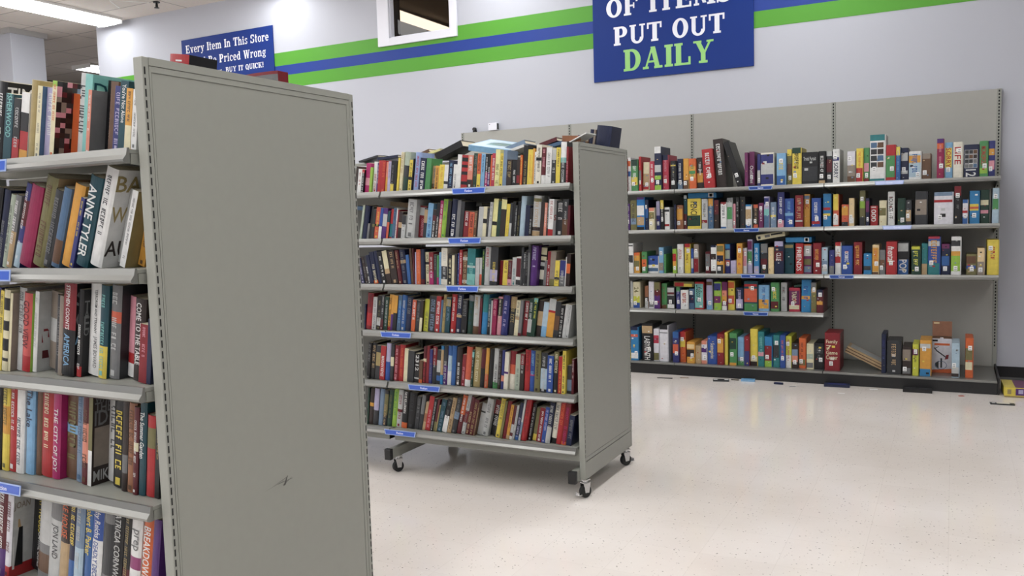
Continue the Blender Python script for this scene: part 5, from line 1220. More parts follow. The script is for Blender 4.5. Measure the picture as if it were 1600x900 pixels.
-2.0494 3.7929 0.0223 0.2049 0.131 12.36 dr t=mr~dark red book with maroon lettering, between olive and amber ones, bottom shelf of wheeled case
-2.0314 3.7887 0.0165 0.1881 0.12 12.22 am b=tn:0:.12 t=br~amber book with tan foot, between dark red and maroon ones, bottom shelf of wheeled case
-2.0143 3.7911 0.0155 0.1837 0.118 12.07 mr b=lg:.2:.45 b=wh:0:.1~maroon book, between amber and light grey ones, bottom shelf of wheeled case
-2.0012 3.7902 0.0117 0.1877 0.12 11.92 lg t=gy~thin light grey book, between maroon and navy ones, bottom shelf of wheeled case
-1.9777 3.7925 0.0219 0.2016 0.129 11.77 nv t=lv b=bl:0:.12~navy book, between light grey and light grey ones, bottom shelf of wheeled case
-1.9656 3.7904 0.0108 0.2212 0.142 11.64 lg b=gb:.15:.45~thin light grey book, between navy and red ones, bottom shelf of wheeled case
-1.9351 3.7907 0.0288 0.2229 0.143 11.51 rd t=dr~tall red book, between light grey and black ones, bottom shelf of wheeled case
-1.9107 3.8086 0.0226 0.199 0.127 11.29 bk t=lg~black book with light grey lettering, between red and olive ones, bottom shelf of wheeled case
-1.8816 3.8178 0.0261 0.1754 0.112 10.71 ol b=ye:0:.2~short olive book, between black and dark red ones, bottom shelf of wheeled case
-1.8498 3.8009 0.0301 0.1806 0.116 10.55 dr t=wh~short dark red book, between olive and royal blue ones, bottom shelf of wheeled case
-1.8281 3.7971 0.0203 0.1881 0.12 10.4 bb t=lv~royal blue book, between dark red and navy ones, bottom shelf of wheeled case
-1.8006 3.7926 0.026 0.2154 0.138 10.25 nv b=lg:0:.4 t=lg~navy book, between royal blue and ivory ones, bottom shelf of wheeled case
-1.7676 3.8028 0.0302 0.2198 0.141 9.81 iv b=bk:0:.13 t=gy~tall ivory book with black foot, between navy and red ones, bottom shelf of wheeled case
-1.7381 3.7952 0.028 0.2201 0.141 9.69 rd t=or~tall red book, between ivory and dark red ones, bottom shelf of wheeled case
-1.7097 3.7923 0.0269 0.2161 0.138 9.56 dr b=or:0:.08 t=mg~tall dark red book, between red and navy ones, bottom shelf of wheeled case
-1.6809 3.7928 0.0273 0.1565 0.105 9.38 nv t=gy~short navy book with grey lettering, last before the end post, bottom shelf of wheeled case
@3a
-2.5808 7.189 0.0144 0.29 0.26 0.1 rd~thin red game box, beside the white one at the far end, top wall shelf
-2.5803 7.2157 0.0284 0.3015 0.26 0 wh b=or:.75:.9 b=bl:.45:.6~thin white game box with orange band, between red and green ones, top wall shelf
-2.548 7.2128 0.0644 0.2815 0.26 0 gn b=ye:.2:.45 b=dn:.8:1 t=wh~green game box with yellow band, between white and red ones, top wall shelf
-2.4673 7.1843 0.023 0.3035 0.26 0 rd b=gy:.3:.6~thin red game box with grey band, between green and cream ones, top wall shelf
-2.3827 7.2134 0.0598 0.2515 0.26 1.94 cr b=rd:.05:.2 b=tn:.2:.6~short cream game box with tan band, between red and raspberry ones, top wall shelf
-2.3681 7.1846 0.0428 0.2561 0.26 0 rk t=wh~raspberry game box with white lettering, between cream and navy ones, top wall shelf
-2.3242 7.1862 0.0646 0.3797 0.26 0 nv b=wh:.85:1 b=li:0:.12 b=lg:.42:.58 b=li:.25:.34~tall navy game box with light grey band, between raspberry and raspberry ones, top wall shelf
-2.2585 7.2097 0.0535 0.3068 0.26 0 rk b=nv:.85:1 t=pk~tall raspberry game box with navy top, between navy and black ones, top wall shelf
-2.1825 7.1919 0.0507 0.2496 0.26 0 bk b=ye:.82:.86 t=gy~short black game box with yellow band, between raspberry and navy ones, top wall shelf
-2.1307 7.2238 0.0484 0.2658 0.26 0 nv b=gb:0:.25 t=wh~navy game box with grey-blue foot, between black and amber ones, top wall shelf
-2.0724 7.204 0.0494 0.2645 0.26 0 am b=br:0:.3~amber game box with brown foot, between navy and orange ones, top wall shelf
-2.0175 7.1962 0.0608 0.2596 0.26 -0.94 or b=am:.35:.75 b=gn:.5:.6 t=gn~orange game box with amber band, between amber and dark brown ones, top wall shelf
-1.9556 7.2198 0.0577 0.2657 0.26 -1.05 db b=am:.2:.5 t=wh~dark brown game box with amber band, between orange and red ones, top wall shelf
-1.8851 7.1815 0.0928 0.3303 0.26 -3.66 rd t=wh~thick red game box, between dark brown and dark brown ones, top wall shelf
-1.7865 7.2163 0.0845 0.4112 0.26 -4.52 db t=wh~tall dark brown game box with white lettering, between red and black ones, top wall shelf
-1.6052 7.1827 0.0497 0.3927 0.26 -17.92 bk~tall black game box, between dark brown and plum ones, top wall shelf
-1.5468 7.1875 0.0277 0.2831 0.26 0 pl~thin plum game box, between black and plum ones, top wall shelf
-1.518 7.2276 0.0443 0.2907 0.26 0 pl b=nv:0:.06 T=wh:Outburst:.1:.6~plum game box with navy foot, between plum and indigo ones, top wall shelf
-1.4488 7.2141 0.0267 0.2655 0.26 0 in b=lg:.1:.5~thin indigo game box with light grey band, between plum and ivory ones, top wall shelf
-1.4157 7.1912 0.1074 0.2721 0.26 0 iv b=in:.05:.95 b=lg:.35:.68~thick ivory game box with indigo top, between indigo and sky blue ones, top wall shelf
-1.2876 7.1858 0.0741 0.2609 0.26 0 sb b=bl:0:.3 t=ye~sky blue game box with blue foot, between ivory and olive ones, top wall shelf
-1.2125 7.2286 0.039 0.2901 0.26 0 ol b=ye:.82:1 b=br:.3:.6~olive game box with brown band, between sky blue and yellow ones, top wall shelf
-1.1691 7.2133 0.0725 0.2991 0.26 0 ye b=dn:.85:1 t=bk~yellow game box with dark green top, between olive and black ones, top wall shelf
-1.0953 7.221 0.1271 0.2577 0.26 0 bk T=lg:Trivial Pursuit:.74:.88|h b=dg:.1:.55~thick black game box with dark grey band, between yellow and black ones, top wall shelf
-0.9612 7.187 0.0522 0.2585 0.26 0 bk t=wh b=tn:0:.1~black game box with tan foot, between black and dark grey ones, top wall shelf
-0.9066 7.2112 0.0465 0.2553 0.26 0 dg b=mr:.35:.75 b=lg:.85:1~dark grey game box with maroon band, between black and white ones, top wall shelf
-0.8567 7.1977 0.0521 0.2685 0.26 0 wh b=in:.66:.76 T=nv:SORRY:.15:.6~white game box with indigo band, between dark grey and taupe ones, top wall shelf
-0.7483 7.1918 0.0638 0.2438 0.26 0 tp b=wp:.55:1 b=br:0:.2~short taupe game box with off-white top, between white and yellow ones, top wall shelf
-0.6828 7.1967 0.0522 0.2628 0.26 0 ye b=rd:0:.42 t=or s=tp~yellow game box with red foot, between taupe and green ones, top wall shelf
-0.6289 7.2107 0.041 0.2661 0.26 0 gn b=pk:.3:.55 b=dr:0:.1~green game box with pink band, between yellow and white ones, top wall shelf
-0.5838 7.1974 0.1133 0.3608 0.26 0 wh g=4:2 b=te:.87:1 b=te:0:.06~thick white game box with teal top, between green and red ones, top wall shelf
-0.4685 7.1993 0.0698 0.2768 0.26 0 rd b=gn:.1:.7 b=rd:.7:.8~red game box with green band, between white and blue ones, top wall shelf
-0.3967 7.1868 0.0312 0.2566 0.26 0 bl b=ye:.75:1 t=sb~thin blue game box with yellow top, between red and navy ones, top wall shelf
-0.3644 7.2216 0.0539 0.2485 0.26 0 nv b=lg:.6:.85 b=lg:.2:.3~short navy game box with light grey band, between blue and white ones, top wall shelf
-0.308 7.2124 0.0876 0.2181 0.26 0 wh b=pb:.1:.9 b=am:.6:.85 t=bl~thick white game box with powder blue band, between navy and brown ones, top wall shelf
-0.2185 7.2202 0.0645 0.1967 0.26 0 br b=tp:.8:1~short brown game box with taupe top, between white and crimson ones, top wall shelf
-0.1164 7.2017 0.0489 0.3003 0.26 0 cm b=pu:.9:1 b=or:.75:.88 t=pk~crimson game box with orange band, between brown and sky blue ones, top wall shelf
-0.0612 7.2226 0.0508 0.2698 0.26 0 sb b=ye:.3:.85 T=rd:SORRY:.3:.85~sky blue game box with yellow band, between crimson and ivory ones, top wall shelf
-0.0061 7.2059 0.0646 0.2691 0.26 0 iv T=rd:LIFE:.38:.86~ivory game box with red lettering, between sky blue and navy ones, top wall shelf
0.1646 7.2096 0.0999 0.2445 0.26 0.01 nv g=4:3 b=nv:0:.28 T=wh:12:.03:.25~thick navy game box with navy foot, between ivory and green ones, top wall shelf
0.1674 7.2087 0.056 0.2657 0.26 0 gn b=li:.1:.25 T=rd:MONOPOLY:.3:.85~green game box with lime green band, between navy and indigo ones, top wall shelf
0.2256 7.217 0.0418 0.264 0.26 0 in b=am:.6:.78 b=pk:.2:.45~indigo game box with pink band, last before the end post, top wall shelf
@3b
-2.5871 7.1998 0.0258 0.2379 0.26 0 pu t=lg~thin purple game box, beside the olive one at the far end, second wall shelf
-2.5516 7.1848 0.0577 0.265 0.26 0 ol b=gb:.2:.4 t=dg~olive game box with grey-blue band, between purple and bright blue ones, second wall shelf
-2.4907 7.1817 0.0728 0.2911 0.26 0 bz b=wh:.45:.75 b=tn:.15:.4 b=pu:.93:1 b=bk:0:.1~thick bright blue game box with white band, between olive and navy ones, second wall shelf
-2.4168 7.1901 0.03 0.2675 0.26 0 nv b=bl:.4:.7~tall navy game box with blue band, between bright blue and cream ones, second wall shelf
-2.3799 7.182 0.0521 0.196 0.26 0 cr b=sa:.85:1 b=ol:.5:.8~short cream game box with olive band, between navy and indigo ones, second wall shelf
-2.3267 7.2245 0.0349 0.2509 0.26 0 in b=lv:.5:1~indigo game box with lavender top, between cream and black ones, second wall shelf
-2.2825 7.204 0.0321 0.2593 0.26 0 bk b=ye:.7:1 t=wh~black game box with yellow top, between indigo and white ones, second wall shelf
-2.2493 7.218 0.0466 0.1955 0.26 0 wh b=rd:.15:.25 b=dg:.8:.9~short white game box with red band, between black and navy ones, second wall shelf
-2.1512 7.18 0.0151 0.2166 0.26 0 nv~thin navy game box, between white and copper ones, second wall shelf
-2.135 7.2035 0.056 0.2094 0.26 0 cp b=am:.4:.85~copper game box with amber band, between navy and dark teal ones, second wall shelf
-2.0779 7.2245 0.0283 0.2939 0.26 0 dt b=mr:0:.45 b=lg:.9:1~thin dark teal game box with maroon foot, between copper and yellow ones, second wall shelf
-2.0423 7.211 0.1192 0.2627 0.26 0 ye b=dn:.1:.45 T=bk:PENCILS:.3:.9~thick yellow game box, between dark teal and light grey ones, second wall shelf
-1.9144 7.2014 0.0513 0.2568 0.26 0 lg b=dr:.2:.3 t=dg~light grey game box, between yellow and steel blue ones, second wall shelf
-1.8595 7.2033 0.0455 0.2582 0.26 0 st b=am:.75:1 t=lg~steel blue game box, between light grey and dark brown ones, second wall shelf
-1.8034 7.185 0.0403 0.2426 0.26 0 db b=mr:.5:1~dark brown game box with maroon top, between steel blue and white ones, second wall shelf
-1.7496 7.1877 0.0515 0.2239 0.26 0 wh b=bl:0:.07 b=dr:.93:1 t=dg~white game box with blue foot, between dark brown and light grey ones, second wall shelf
-1.6956 7.188 0.0464 0.259 0.26 0 lg b=gn:.3:.7 b=gy:.85:1~light grey game box with green band, between white and pink ones, second wall shelf
-1.648 7.1987 0.0212 0.2071 0.26 0 pk~thin pink game box, between light grey and black ones, second wall shelf
-1.6244 7.1993 0.0274 0.2599 0.26 0 bk t=lg~thin black game box, between pink and dark grey ones, second wall shelf
-1.5958 7.224 0.0434 0.2659 0.26 0 dg~tall dark grey game box, between black and white ones, second wall shelf
-1.542 7.1876 0.0521 0.1969 0.26 0 wh b=bl:0:.15 b=tn:.4:.8 b=ce:.92:1~white game box with tan band, between dark grey and dark brown ones, second wall shelf
-1.4773 7.1927 0.0399 0.1948 0.26 0 db b=co:0:.15 b=co:.85:1 t=tn~short dark brown game box with coral top, between white and plum ones, second wall shelf
-1.4351 7.1939 0.0397 0.2067 0.26 0 pl t=wh~plum game box with white lettering, between dark brown and lavender ones, second wall shelf
-1.3904 7.1881 0.0433 0.2579 0.26 0 lv b=in:.75:.95 b=aq:.4:.6 b=st:0:.4~lavender game box with steel blue foot, between plum and grey-blue ones, second wall shelf
-1.3412 7.1944 0.0488 0.2101 0.26 0 gb b=ye:.42:.5 t=wh~grey-blue game box with yellow band, between lavender and indigo ones, second wall shelf
-1.2831 7.1918 0.0548 0.2899 0.26 0 in b=pk:0:.2 t=wh~tall indigo game box with pink foot, between grey-blue and royal blue ones, second wall shelf
-1.2272 7.2041 0.0726 0.2357 0.26 0 bb b=sb:.4:.5 t=sb~thick royal blue game box, between indigo and dark red ones, second wall shelf
-1.1422 7.1816 0.063 0.2584 0.26 0 dr t=tn b=lg:.17:.22~dark red game box, between royal blue and amber ones, second wall shelf
-1.0782 7.2262 0.0451 0.2663 0.26 0 am b=gb:.85:.95 T=rd:ABC:.55:.82~tall amber game box, between dark red and royal blue ones, second wall shelf
-1.0174 7.1984 0.0712 0.2314 0.26 0 bb b=rd:.1:.2 t=wh~thick royal blue game box with red band, between amber and cerulean ones, second wall shelf
-0.9334 7.2269 0.0628 0.2639 0.26 0 ce b=rd:.5:.58 b=ye:.32:.4~cerulean game box with yellow band, between royal blue and coral ones, second wall shelf
-0.8546 7.2144 0.0434 0.2575 0.26 0 co b=ye:.5:1 b=wh:.05:.35~coral game box with yellow top, between cerulean and coral ones, second wall shelf
-0.7913 7.2137 0.0531 0.1726 0.26 0 co b=am:.5:.9 b=dg:0:.2~short coral game box with amber band, between coral and peach ones, second wall shelf
-0.7354 7.2036 0.0397 0.2213 0.26 0 pe b=wh:.1:.3~peach game box with white band, between coral and olive ones, second wall shelf
-0.659 7.2273 0.0423 0.2786 0.26 0 ol b=li:.5:.7 b=dg:0:.25~tall olive game box with dark grey foot, between peach and navy ones, second wall shelf
-0.6102 7.1859 0.0256 0.2167 0.26 0 nv b=pl:.5:.9~thin navy game box with plum band, between olive and red ones, second wall shelf
-0.5805 7.2134 0.0561 0.1568 0.26 0 rd T=wh:1000:.2:.95~short red game box with white lettering, between navy and cream ones, second wall shelf
-0.5138 7.1946 0.0534 0.1955 0.26 0 cr b=ol:.4:.7~short cream game box with olive band, between red and white ones, second wall shelf
-0.4538 7.2137 0.0485 0.2612 0.26 0 wh T=bk:BOUNCE-OFF:.2:.85~white game box with black lettering, between cream and dark green ones, second wall shelf
-0.384 7.2165 0.0558 0.2088 0.26 0 dn~dark green game box, between white and dark grey ones, second wall shelf
-0.3243 7.1882 0.0392 0.1924 0.26 0 dg b=tn:.15:.6~short dark grey game box, between dark green and dark grey ones, second wall shelf
-0.2603 7.1901 0.0862 0.2567 0.26 0 dg b=tp:.3:.75~thick dark grey game box, between dark grey and off-white ones, second wall shelf
-0.1306 7.1812 0.1307 0.2446 0.26 0 wp b=rd:.68:.76 b=gb:.88:1~thick off-white game box with grey-blue top, between dark grey and black ones, second wall shelf
0.0043 7.1915 0.0508 0.2841 0.26 0 bk b=dr:.75:1 t=gy~tall black game box with dark red top, between off-white and off-white ones, second wall shelf
0.0605 7.1839 0.037 0.1824 0.26 0 wp b=bl:.85:1 b=rd:.45:.55 b=bl:0:.3~short off-white game box with blue foot, between black and cerulean ones, second wall shelf
0.1062 7.2001 0.0669 0.2458 0.26 0 ce b=ye:.4:.6 b=co:.45:.52~cerulean game box with yellow band, between off-white and dark green ones, second wall shelf
0.1774 7.2287 0.0593 0.2502 0.26 0 dn b=cr:.55:.7 b=pk:.3:.4~dark green game box with cream band, between cerulean and powder blue ones, second wall shelf
0.2973 7.1982 0.0437 0.2599 0.26 0.36 pb b=gn:.4:.7~powder blue game box with green band, last before the end post, second wall shelf
@3c
-2.5825 7.1956 0.0477 0.2663 0.26 0 wh b=dg:.35:.6 b=dg:.9:.94~tall white game box, beside the amber one at the far end, third wall shelf
-2.5337 7.2034 0.0562 0.1832 0.26 0 am b=ol:.3:.6 b=or:.85:1~short amber game box with olive band, between white and green ones, third wall shelf
-2.4566 7.1942 0.0492 0.1902 0.26 0 gn b=or:.3:.65~green game box with orange band, between amber and white ones, third wall shelf
-2.4063 7.2166 0.0992 0.1518 0.26 0 wh b=bb:.48:1 b=st:.1:.3~thick white game box, between green and sky blue ones, third wall shelf
-2.3048 7.2159 0.0433 0.2271 0.26 0 sb b=tp:.1:.4~sky blue game box with taupe band, between white and green ones, third wall shelf
-2.2509 7.1882 0.0183 0.1681 0.26 0 gn~thin green game box, between sky blue and lime green ones, third wall shelf
-2.174 7.192 0.0353 0.2129 0.26 0 li b=am:.3:.7 b=rd:.5:.8~thin lime green game box with amber band, between green and white ones, third wall shelf
-2.1376 7.2136 0.0548 0.2536 0.26 0 wh t=rd~white game box with red lettering, between lime green and yellow ones, third wall shelf
-2.0768 7.227 0.0541 0.2559 0.26 0 ye b=rd:.88:1 t=br~yellow game box with red top, between white and royal blue ones, third wall shelf
-2.0159 7.2123 0.022 0.2142 0.26 0 bb b=lg:.2:.6~thin royal blue game box, between yellow and taupe ones, third wall shelf
-1.9882 7.2015 0.0436 0.2524 0.26 0 tp b=dr:.05:.5 b=lg:.55:.75~taupe game box with dark red band, between royal blue and maroon ones, third wall shelf
-1.8939 7.2288 0.0432 0.1848 0.26 0 mr b=gy:.3:.9~short maroon game box with grey band, between taupe and white ones, third wall shelf
-1.8343 7.1803 0.0488 0.2414 0.26 0 wh b=db:.5:.7 b=db:0:.1 b=nv:.93:1~white game box with dark brown band, between maroon and amber ones, third wall shelf
-1.7842 7.183 0.0607 0.251 0.26 0 am b=nv:.42:.62 b=ol:.75:.95 b=dg:0:.3~amber game box with dark grey foot, between white and indigo ones, third wall shelf
-1.7224 7.219 0.0447 0.2489 0.26 0 in b=ce:.85:1 b=sg:.5:.8 b=co:.3:.45~indigo game box with sage band, between amber and lavender ones, third wall shelf
-1.6708 7.2005 0.0479 0.1099 0.26 0 lv~short lavender game box, between indigo and amber ones, third wall shelf
-1.6162 7.1822 0.0475 0.2559 0.26 0 am t=rd~amber game box with red lettering, between lavender and off-white ones, third wall shelf
-1.5676 7.2074 0.03 0.214 0.26 0 wp b=pk:.3:.9~thin off-white game box with pink band, between amber and lavender ones, third wall shelf
-1.5365 7.2295 0.0414 0.2869 0.26 0 lv b=gn:.3:.65 b=pl:.7:.95~tall lavender game box with green band, between off-white and cerulean ones, third wall shelf
-1.4784 7.2059 0.0454 0.2534 0.26 0 ce b=lv:0:.25 t=wh~cerulean game box with lavender foot, between lavender and dark grey ones, third wall shelf
-1.4209 7.1975 0.0593 0.2498 0.26 0 dg b=gy:.7:1 b=mr:.3:.5~dark grey game box with grey top, between cerulean and peach ones, third wall shelf
-1.3567 7.1847 0.0446 0.2198 0.26 0 pe~peach game box, between dark grey and navy ones, third wall shelf
-1.3068 7.1836 0.0749 0.2689 0.26 0 nv b=lv:.85:1 T=wh:CLUE:.4:.65 b=mr:.4:.7~tall navy game box with maroon band, between peach and dark teal ones, third wall shelf
-1.2308 7.2249 0.0727 0.2499 0.26 0 dt b=go:.85:.95~dark teal game box with old gold top, between navy and red ones, third wall shelf
-1.1429 7.2046 0.0609 0.2497 0.26 0 rd T=wh:FRIENDS:.1:.88~red game box with white lettering, between dark teal and plum ones, third wall shelf
-1.0803 7.2268 0.0631 0.2415 0.26 0 pl b=lg:.6:.95 b=or:.95:1 b=ol:.3:.5 b=gb:.05:.25~plum game box with light grey top, between red and dark red ones, third wall shelf
-1.0024 7.1827 0.0621 0.2522 0.26 0 dr t=am~dark red game box with amber lettering, between plum and powder blue ones, third wall shelf
-0.9391 7.1922 0.047 0.2156 0.26 0 pb b=gb:.35:.5 b=lg:.1:.3~powder blue game box, between dark red and indigo ones, third wall shelf
-0.8799 7.1825 0.04 0.193 0.26 0 in b=gy:0:.35~thin indigo game box with grey foot, between powder blue and white ones, third wall shelf
-0.8366 7.1999 0.0452 0.256 0.26 0 wh b=rd:.35:.55 b=rd:.88:1 t=rd~white game box with red band, between indigo and royal blue ones, third wall shelf
-0.7877 7.183 0.0828 0.2274 0.26 0 bb t=wh~thick royal blue game box, between white and dark red ones, third wall shelf
-0.6981 7.1928 0.0626 0.2546 0.26 0 dr t=am~dark red game box with amber lettering, between royal blue and cerulean ones, third wall shelf
-0.625 7.2004 0.0591 0.1649 0.26 0 ce b=dg:.2:.4~short cerulean game box, between dark red and peach ones, third wall shelf
-0.5612 7.1953 0.0494 0.2325 0.26 0 pe b=am:.1:.9 b=br:0:.08 t=or~peach game box with amber band, between cerulean and grey ones, third wall shelf
-0.5069 7.1826 0.0404 0.1928 0.26 0 gy b=br:.3:.6~thin grey game box with brown band, between peach and red ones, third wall shelf
-0.4606 7.1819 0.0767 0.257 0.26 0 rd T=wh:mental:.4:.85~thick red game box with white lettering, between grey and black ones, third wall shelf
-0.3812 7.2286 0.0821 0.2543 0.26 0 bk b=bl:0:.45 b=lg:.7:.95 T=wh:POP:.05:.45~thick black game box with blue foot, between red and dark green ones, third wall shelf
-0.282 7.189 0.0653 0.2156 0.26 0 dn b=yl:.9:1 t=yl~dark green game box with lime yellow top, between black and teal ones, third wall shelf
-0.2121 7.2054 0.042 0.239 0.26 0 te b=tn:0:.35~teal game box with tan foot, between dark green and royal blue ones, third wall shelf
-0.1675 7.2001 0.0856 0.2914 0.26 0 bb b=te:0:.3 b=rk:.94:1 b=lg:.75:.88 t=am~thick royal blue game box with teal foot, between teal and navy ones, third wall shelf
-0.0763 7.2066 0.0598 0.2339 0.26 0 nv b=bl:.3:.6 b=pl:.85:1~navy game box with blue band, between royal blue and white ones, third wall shelf
-0.0109 7.1842 0.0683 0.2896 0.26 0 wh b=li:.1:.5 b=dg:.75:.9 b=am:.5:.62~tall white game box with lime green band, between navy and olive ones, third wall shelf
0.0905 7.1957 0.071 0.1565 0.26 0 ol b=br:.55:.9 b=bb:.3:.45~short olive game box with brown band, between white and peach ones, third wall shelf
0.1631 7.1854 0.0486 0.2012 0.26 0 pe b=tp:0:.5~peach game box with taupe foot, between olive and yellow ones, third wall shelf
0.2267 7.2071 0.078 0.2613 0.26 0 ye t=rd~thick yellow game box with red lettering, last before the end post, third wall shelf
@3d
-2.5784 7.2261 0.0246 0.2407 0.26 0 lg~thin light grey game box, beside the cream one at the far end, fourth wall shelf
-2.5469 7.2099 0.0667 0.2331 0.26 0 cr b=yl:.2:.45 b=bb:0:.2 T=ol:24:.6:.8~cream game box with lime yellow band, between light grey and copper ones, fourth wall shelf
-2.4426 7.2228 0.035 0.1964 0.26 0 cp b=dg:.3:.5 b=lg:0:.3~thin copper game box with light grey foot, between cream and off-white ones, fourth wall shelf
-2.3951 7.1907 0.0491 0.2391 0.26 0 wp b=gy:.05:.25~off-white game box with grey band, between copper and maroon ones, fourth wall shelf
-2.3416 7.1809 0.058 0.2344 0.26 0 mr b=ol:.7:1 b=pu:0:.5~maroon game box with purple foot, between off-white and green ones, fourth wall shelf
-2.2825 7.207 0.0497 0.2238 0.26 0 gn b=br:0:.15 t=ol~green game box with brown foot, between maroon and dark grey ones, fourth wall shelf
-2.2296 7.2043 0.0684 0.1945 0.26 0 dg b=wh:.02:.2 b=lg:.6:.95 b=mr:.65:.75~dark grey game box with light grey top, between green and indigo ones, fourth wall shelf
-2.1508 7.2086 0.0373 0.1891 0.26 0 in b=gn:.8:1 t=lv~thin indigo game box with green top, between dark grey and white ones, fourth wall shelf
-2.1082 7.1988 0.0703 0.1666 0.26 0 wh t=rd~short white game box with red lettering, between indigo and steel blue ones, fourth wall shelf
-2.0367 7.2113 0.0484 0.1784 0.26 0 st b=nv:.3:.7~short steel blue game box with navy band, between white and red ones, fourth wall shelf
-1.9861 7.2163 0.0801 0.238 0.26 0 rd b=aq:.05:.93 T=bk:LifeStories:.25:.9~red game box with aqua band, between steel blue and lavender ones, fourth wall shelf
-1.887 7.2256 0.0539 0.2619 0.26 0 lv b=sb:0:.3 b=br:.8:.92~tall lavender game box, between red and lime green ones, fourth wall shelf
-1.8143 7.1954 0.0644 0.2414 0.26 0 li b=pl:.25:.5 b=in:.7:.95~lime green game box with plum band, between lavender and plum ones, fourth wall shelf
-1.7489 7.2025 0.047 0.2415 0.26 0 pl b=wh:0:.15 b=am:.3:.5 b=sa:.5:.7~plum game box with amber band, between lime green and yellow ones, fourth wall shelf
-1.7003 7.2213 0.0583 0.2509 0.26 0 ye b=co:.2:.5 b=or:.75:.95~tall yellow game box with coral band, between plum and navy ones, fourth wall shelf
-1.6252 7.1912 0.0622 0.1944 0.26 0 nv b=lv:.1:.5 t=lv~navy game box with lavender band, between yellow and dark teal ones, fourth wall shelf
-1.5565 7.1858 0.1135 0.252 0.26 0 dt b=co:.3:.75 b=gn:0:.25 b=rd:.82:.9~thick dark teal game box, between navy and sky blue ones, fourth wall shelf
-1.4397 7.1956 0.0892 0.22 0.26 0 sb b=am:.1:.45 t=bl~thick sky blue game box, between dark teal and green ones, fourth wall shelf
-1.3376 7.1844 0.0683 0.2425 0.26 0 gn b=mr:.1:.35 t=ye~green game box with maroon band, between sky blue and light grey ones, fourth wall shelf
-1.2618 7.2186 0.0483 0.2405 0.26 0 lg t=dg~light grey game box with dark grey lettering, between green and raspberry ones, fourth wall shelf
-1.1976 7.221 0.0894 0.1974 0.26 0 rk b=pl:.3:.88 T=cr:TABOO:.35:.85 b=cr:.1:.27~thick raspberry game box with plum band, between light grey and cerulean ones, fourth wall shelf
-1.021 7.1956 0.0749 0.2671 0.26 0.56 ce b=am:.4:.5 t=bb~tall cerulean game box with amber band, between raspberry and olive ones, fourth wall shelf
-1.0186 7.1865 0.0412 0.2455 0.26 0 ol b=gy:.85:1 b=tn:.65:.8~olive game box with grey top, between cerulean and maroon ones, fourth wall shelf
-0.9749 7.1841 0.0516 0.1863 0.26 0 mr b=nv:.7:1 b=am:.35:.5~short maroon game box with navy top, last before the end post, fourth wall shelf
@3e
-2.5563 7.1222 0.0083 0.0881 0.26 0 ye~thin yellow game box, beside the cerulean one at the far end, bottom wall shelf
-2.5431 7.1142 0.0727 0.2983 0.26 0 ce b=nv:.9:1 b=wh:.05:.22 b=co:.7:.78~cerulean game box with white band, between yellow and black ones, bottom wall shelf
-2.4443 7.1314 0.103 0.3297 0.26 0 bk b=tn:.74:.94 T=wh:LABYRINTH:.02:.66~thick black game box with tan top, between cerulean and off-white ones, bottom wall shelf
-2.3402 7.1388 0.0532 0.2847 0.26 0 wp b=rk:.55:.8 b=ol:.02:.25~off-white game box with raspberry band, between black and off-white ones, bottom wall shelf
-2.279 7.1223 0.0789 0.3224 0.26 0 wp b=bk:.88:1 b=dg:.78:.8~tall off-white game box with black top, between off-white and indigo ones, bottom wall shelf
-2.1593 7.1131 0.0561 0.2671 0.26 0 in b=co:.3:.6 b=bl:.8:1~indigo game box with coral band, between off-white and orange ones, bottom wall shelf
-2.1021 7.145 0.0496 0.2646 0.26 0 or b=ye:.5:.75 b=rd:.75:1~orange game box with yellow band, between indigo and amber ones, bottom wall shelf
-2.0336 7.1124 0.073 0.183 0.26 0 am b=db:.3:.65 b=pe:.7:.9~short amber game box with dark brown band, between orange and tan ones, bottom wall shelf
-1.9595 7.12 0.0498 0.1544 0.26 0 tn~short tan game box, between amber and off-white ones, bottom wall shelf
-1.9086 7.1243 0.0503 0.1969 0.26 0 wp b=sa:0:.15 b=sa:.85:1 b=pu:.5:.7~short off-white game box with purple band, between tan and royal blue ones, bottom wall shelf
-1.8554 7.1287 0.0802 0.2392 0.26 0 bb T=cr:Scattergories:.2:.75~thick royal blue game box, between off-white and dark red ones, bottom wall shelf
-1.7698 7.1149 0.058 0.2646 0.26 0 dr b=am:.4:.85~dark red game box with amber band, between royal blue and yellow ones, bottom wall shelf
-1.7107 7.131 0.0269 0.2747 0.26 0 ye~thin yellow game box, between dark red and green ones, bottom wall shelf
-1.6687 7.1257 0.0632 0.2738 0.26 0 gn b=dn:.5:.85 b=am:0:.08~green game box with dark green band, between yellow and grey-blue ones, bottom wall shelf
-1.6043 7.1476 0.0547 0.2391 0.26 0 gb b=gn:0:.15 b=sb:.3:1~grey-blue game box with sky blue top, between green and dark red ones, bottom wall shelf
-1.5463 7.1378 0.0442 0.2496 0.26 0 dr b=in:0:.5~dark red game box with indigo foot, between grey-blue and yellow ones, bottom wall shelf
-1.5009 7.1548 0.0626 0.312 0.26 0 ye b=cr:.1:.25 b=db:0:.12~tall yellow game box with cream band, between dark red and teal ones, bottom wall shelf
-1.4341 7.1427 0.0504 0.293 0.26 0 te b=pk:.3:.42 t=aq~teal game box with pink band, between yellow and cerulean ones, bottom wall shelf
-1.3826 7.148 0.0642 0.2515 0.26 0 ce b=li:0:.5 b=dr:.2:.7~cerulean game box with lime green foot, between teal and teal ones, bottom wall shelf
-1.3098 7.1387 0.051 0.2688 0.26 0 te b=dg:.3:.7~teal game box with dark grey band, between cerulean and royal blue ones, bottom wall shelf
-1.2551 7.1321 0.0425 0.2686 0.26 0 bb t=or~thin royal blue game box, between teal and lime yellow ones, bottom wall shelf
-1.2115 7.1508 0.0455 0.2612 0.26 0 yl b=wh:0:.4 t=mg~lime yellow game box, between royal blue and dark brown ones, bottom wall shelf
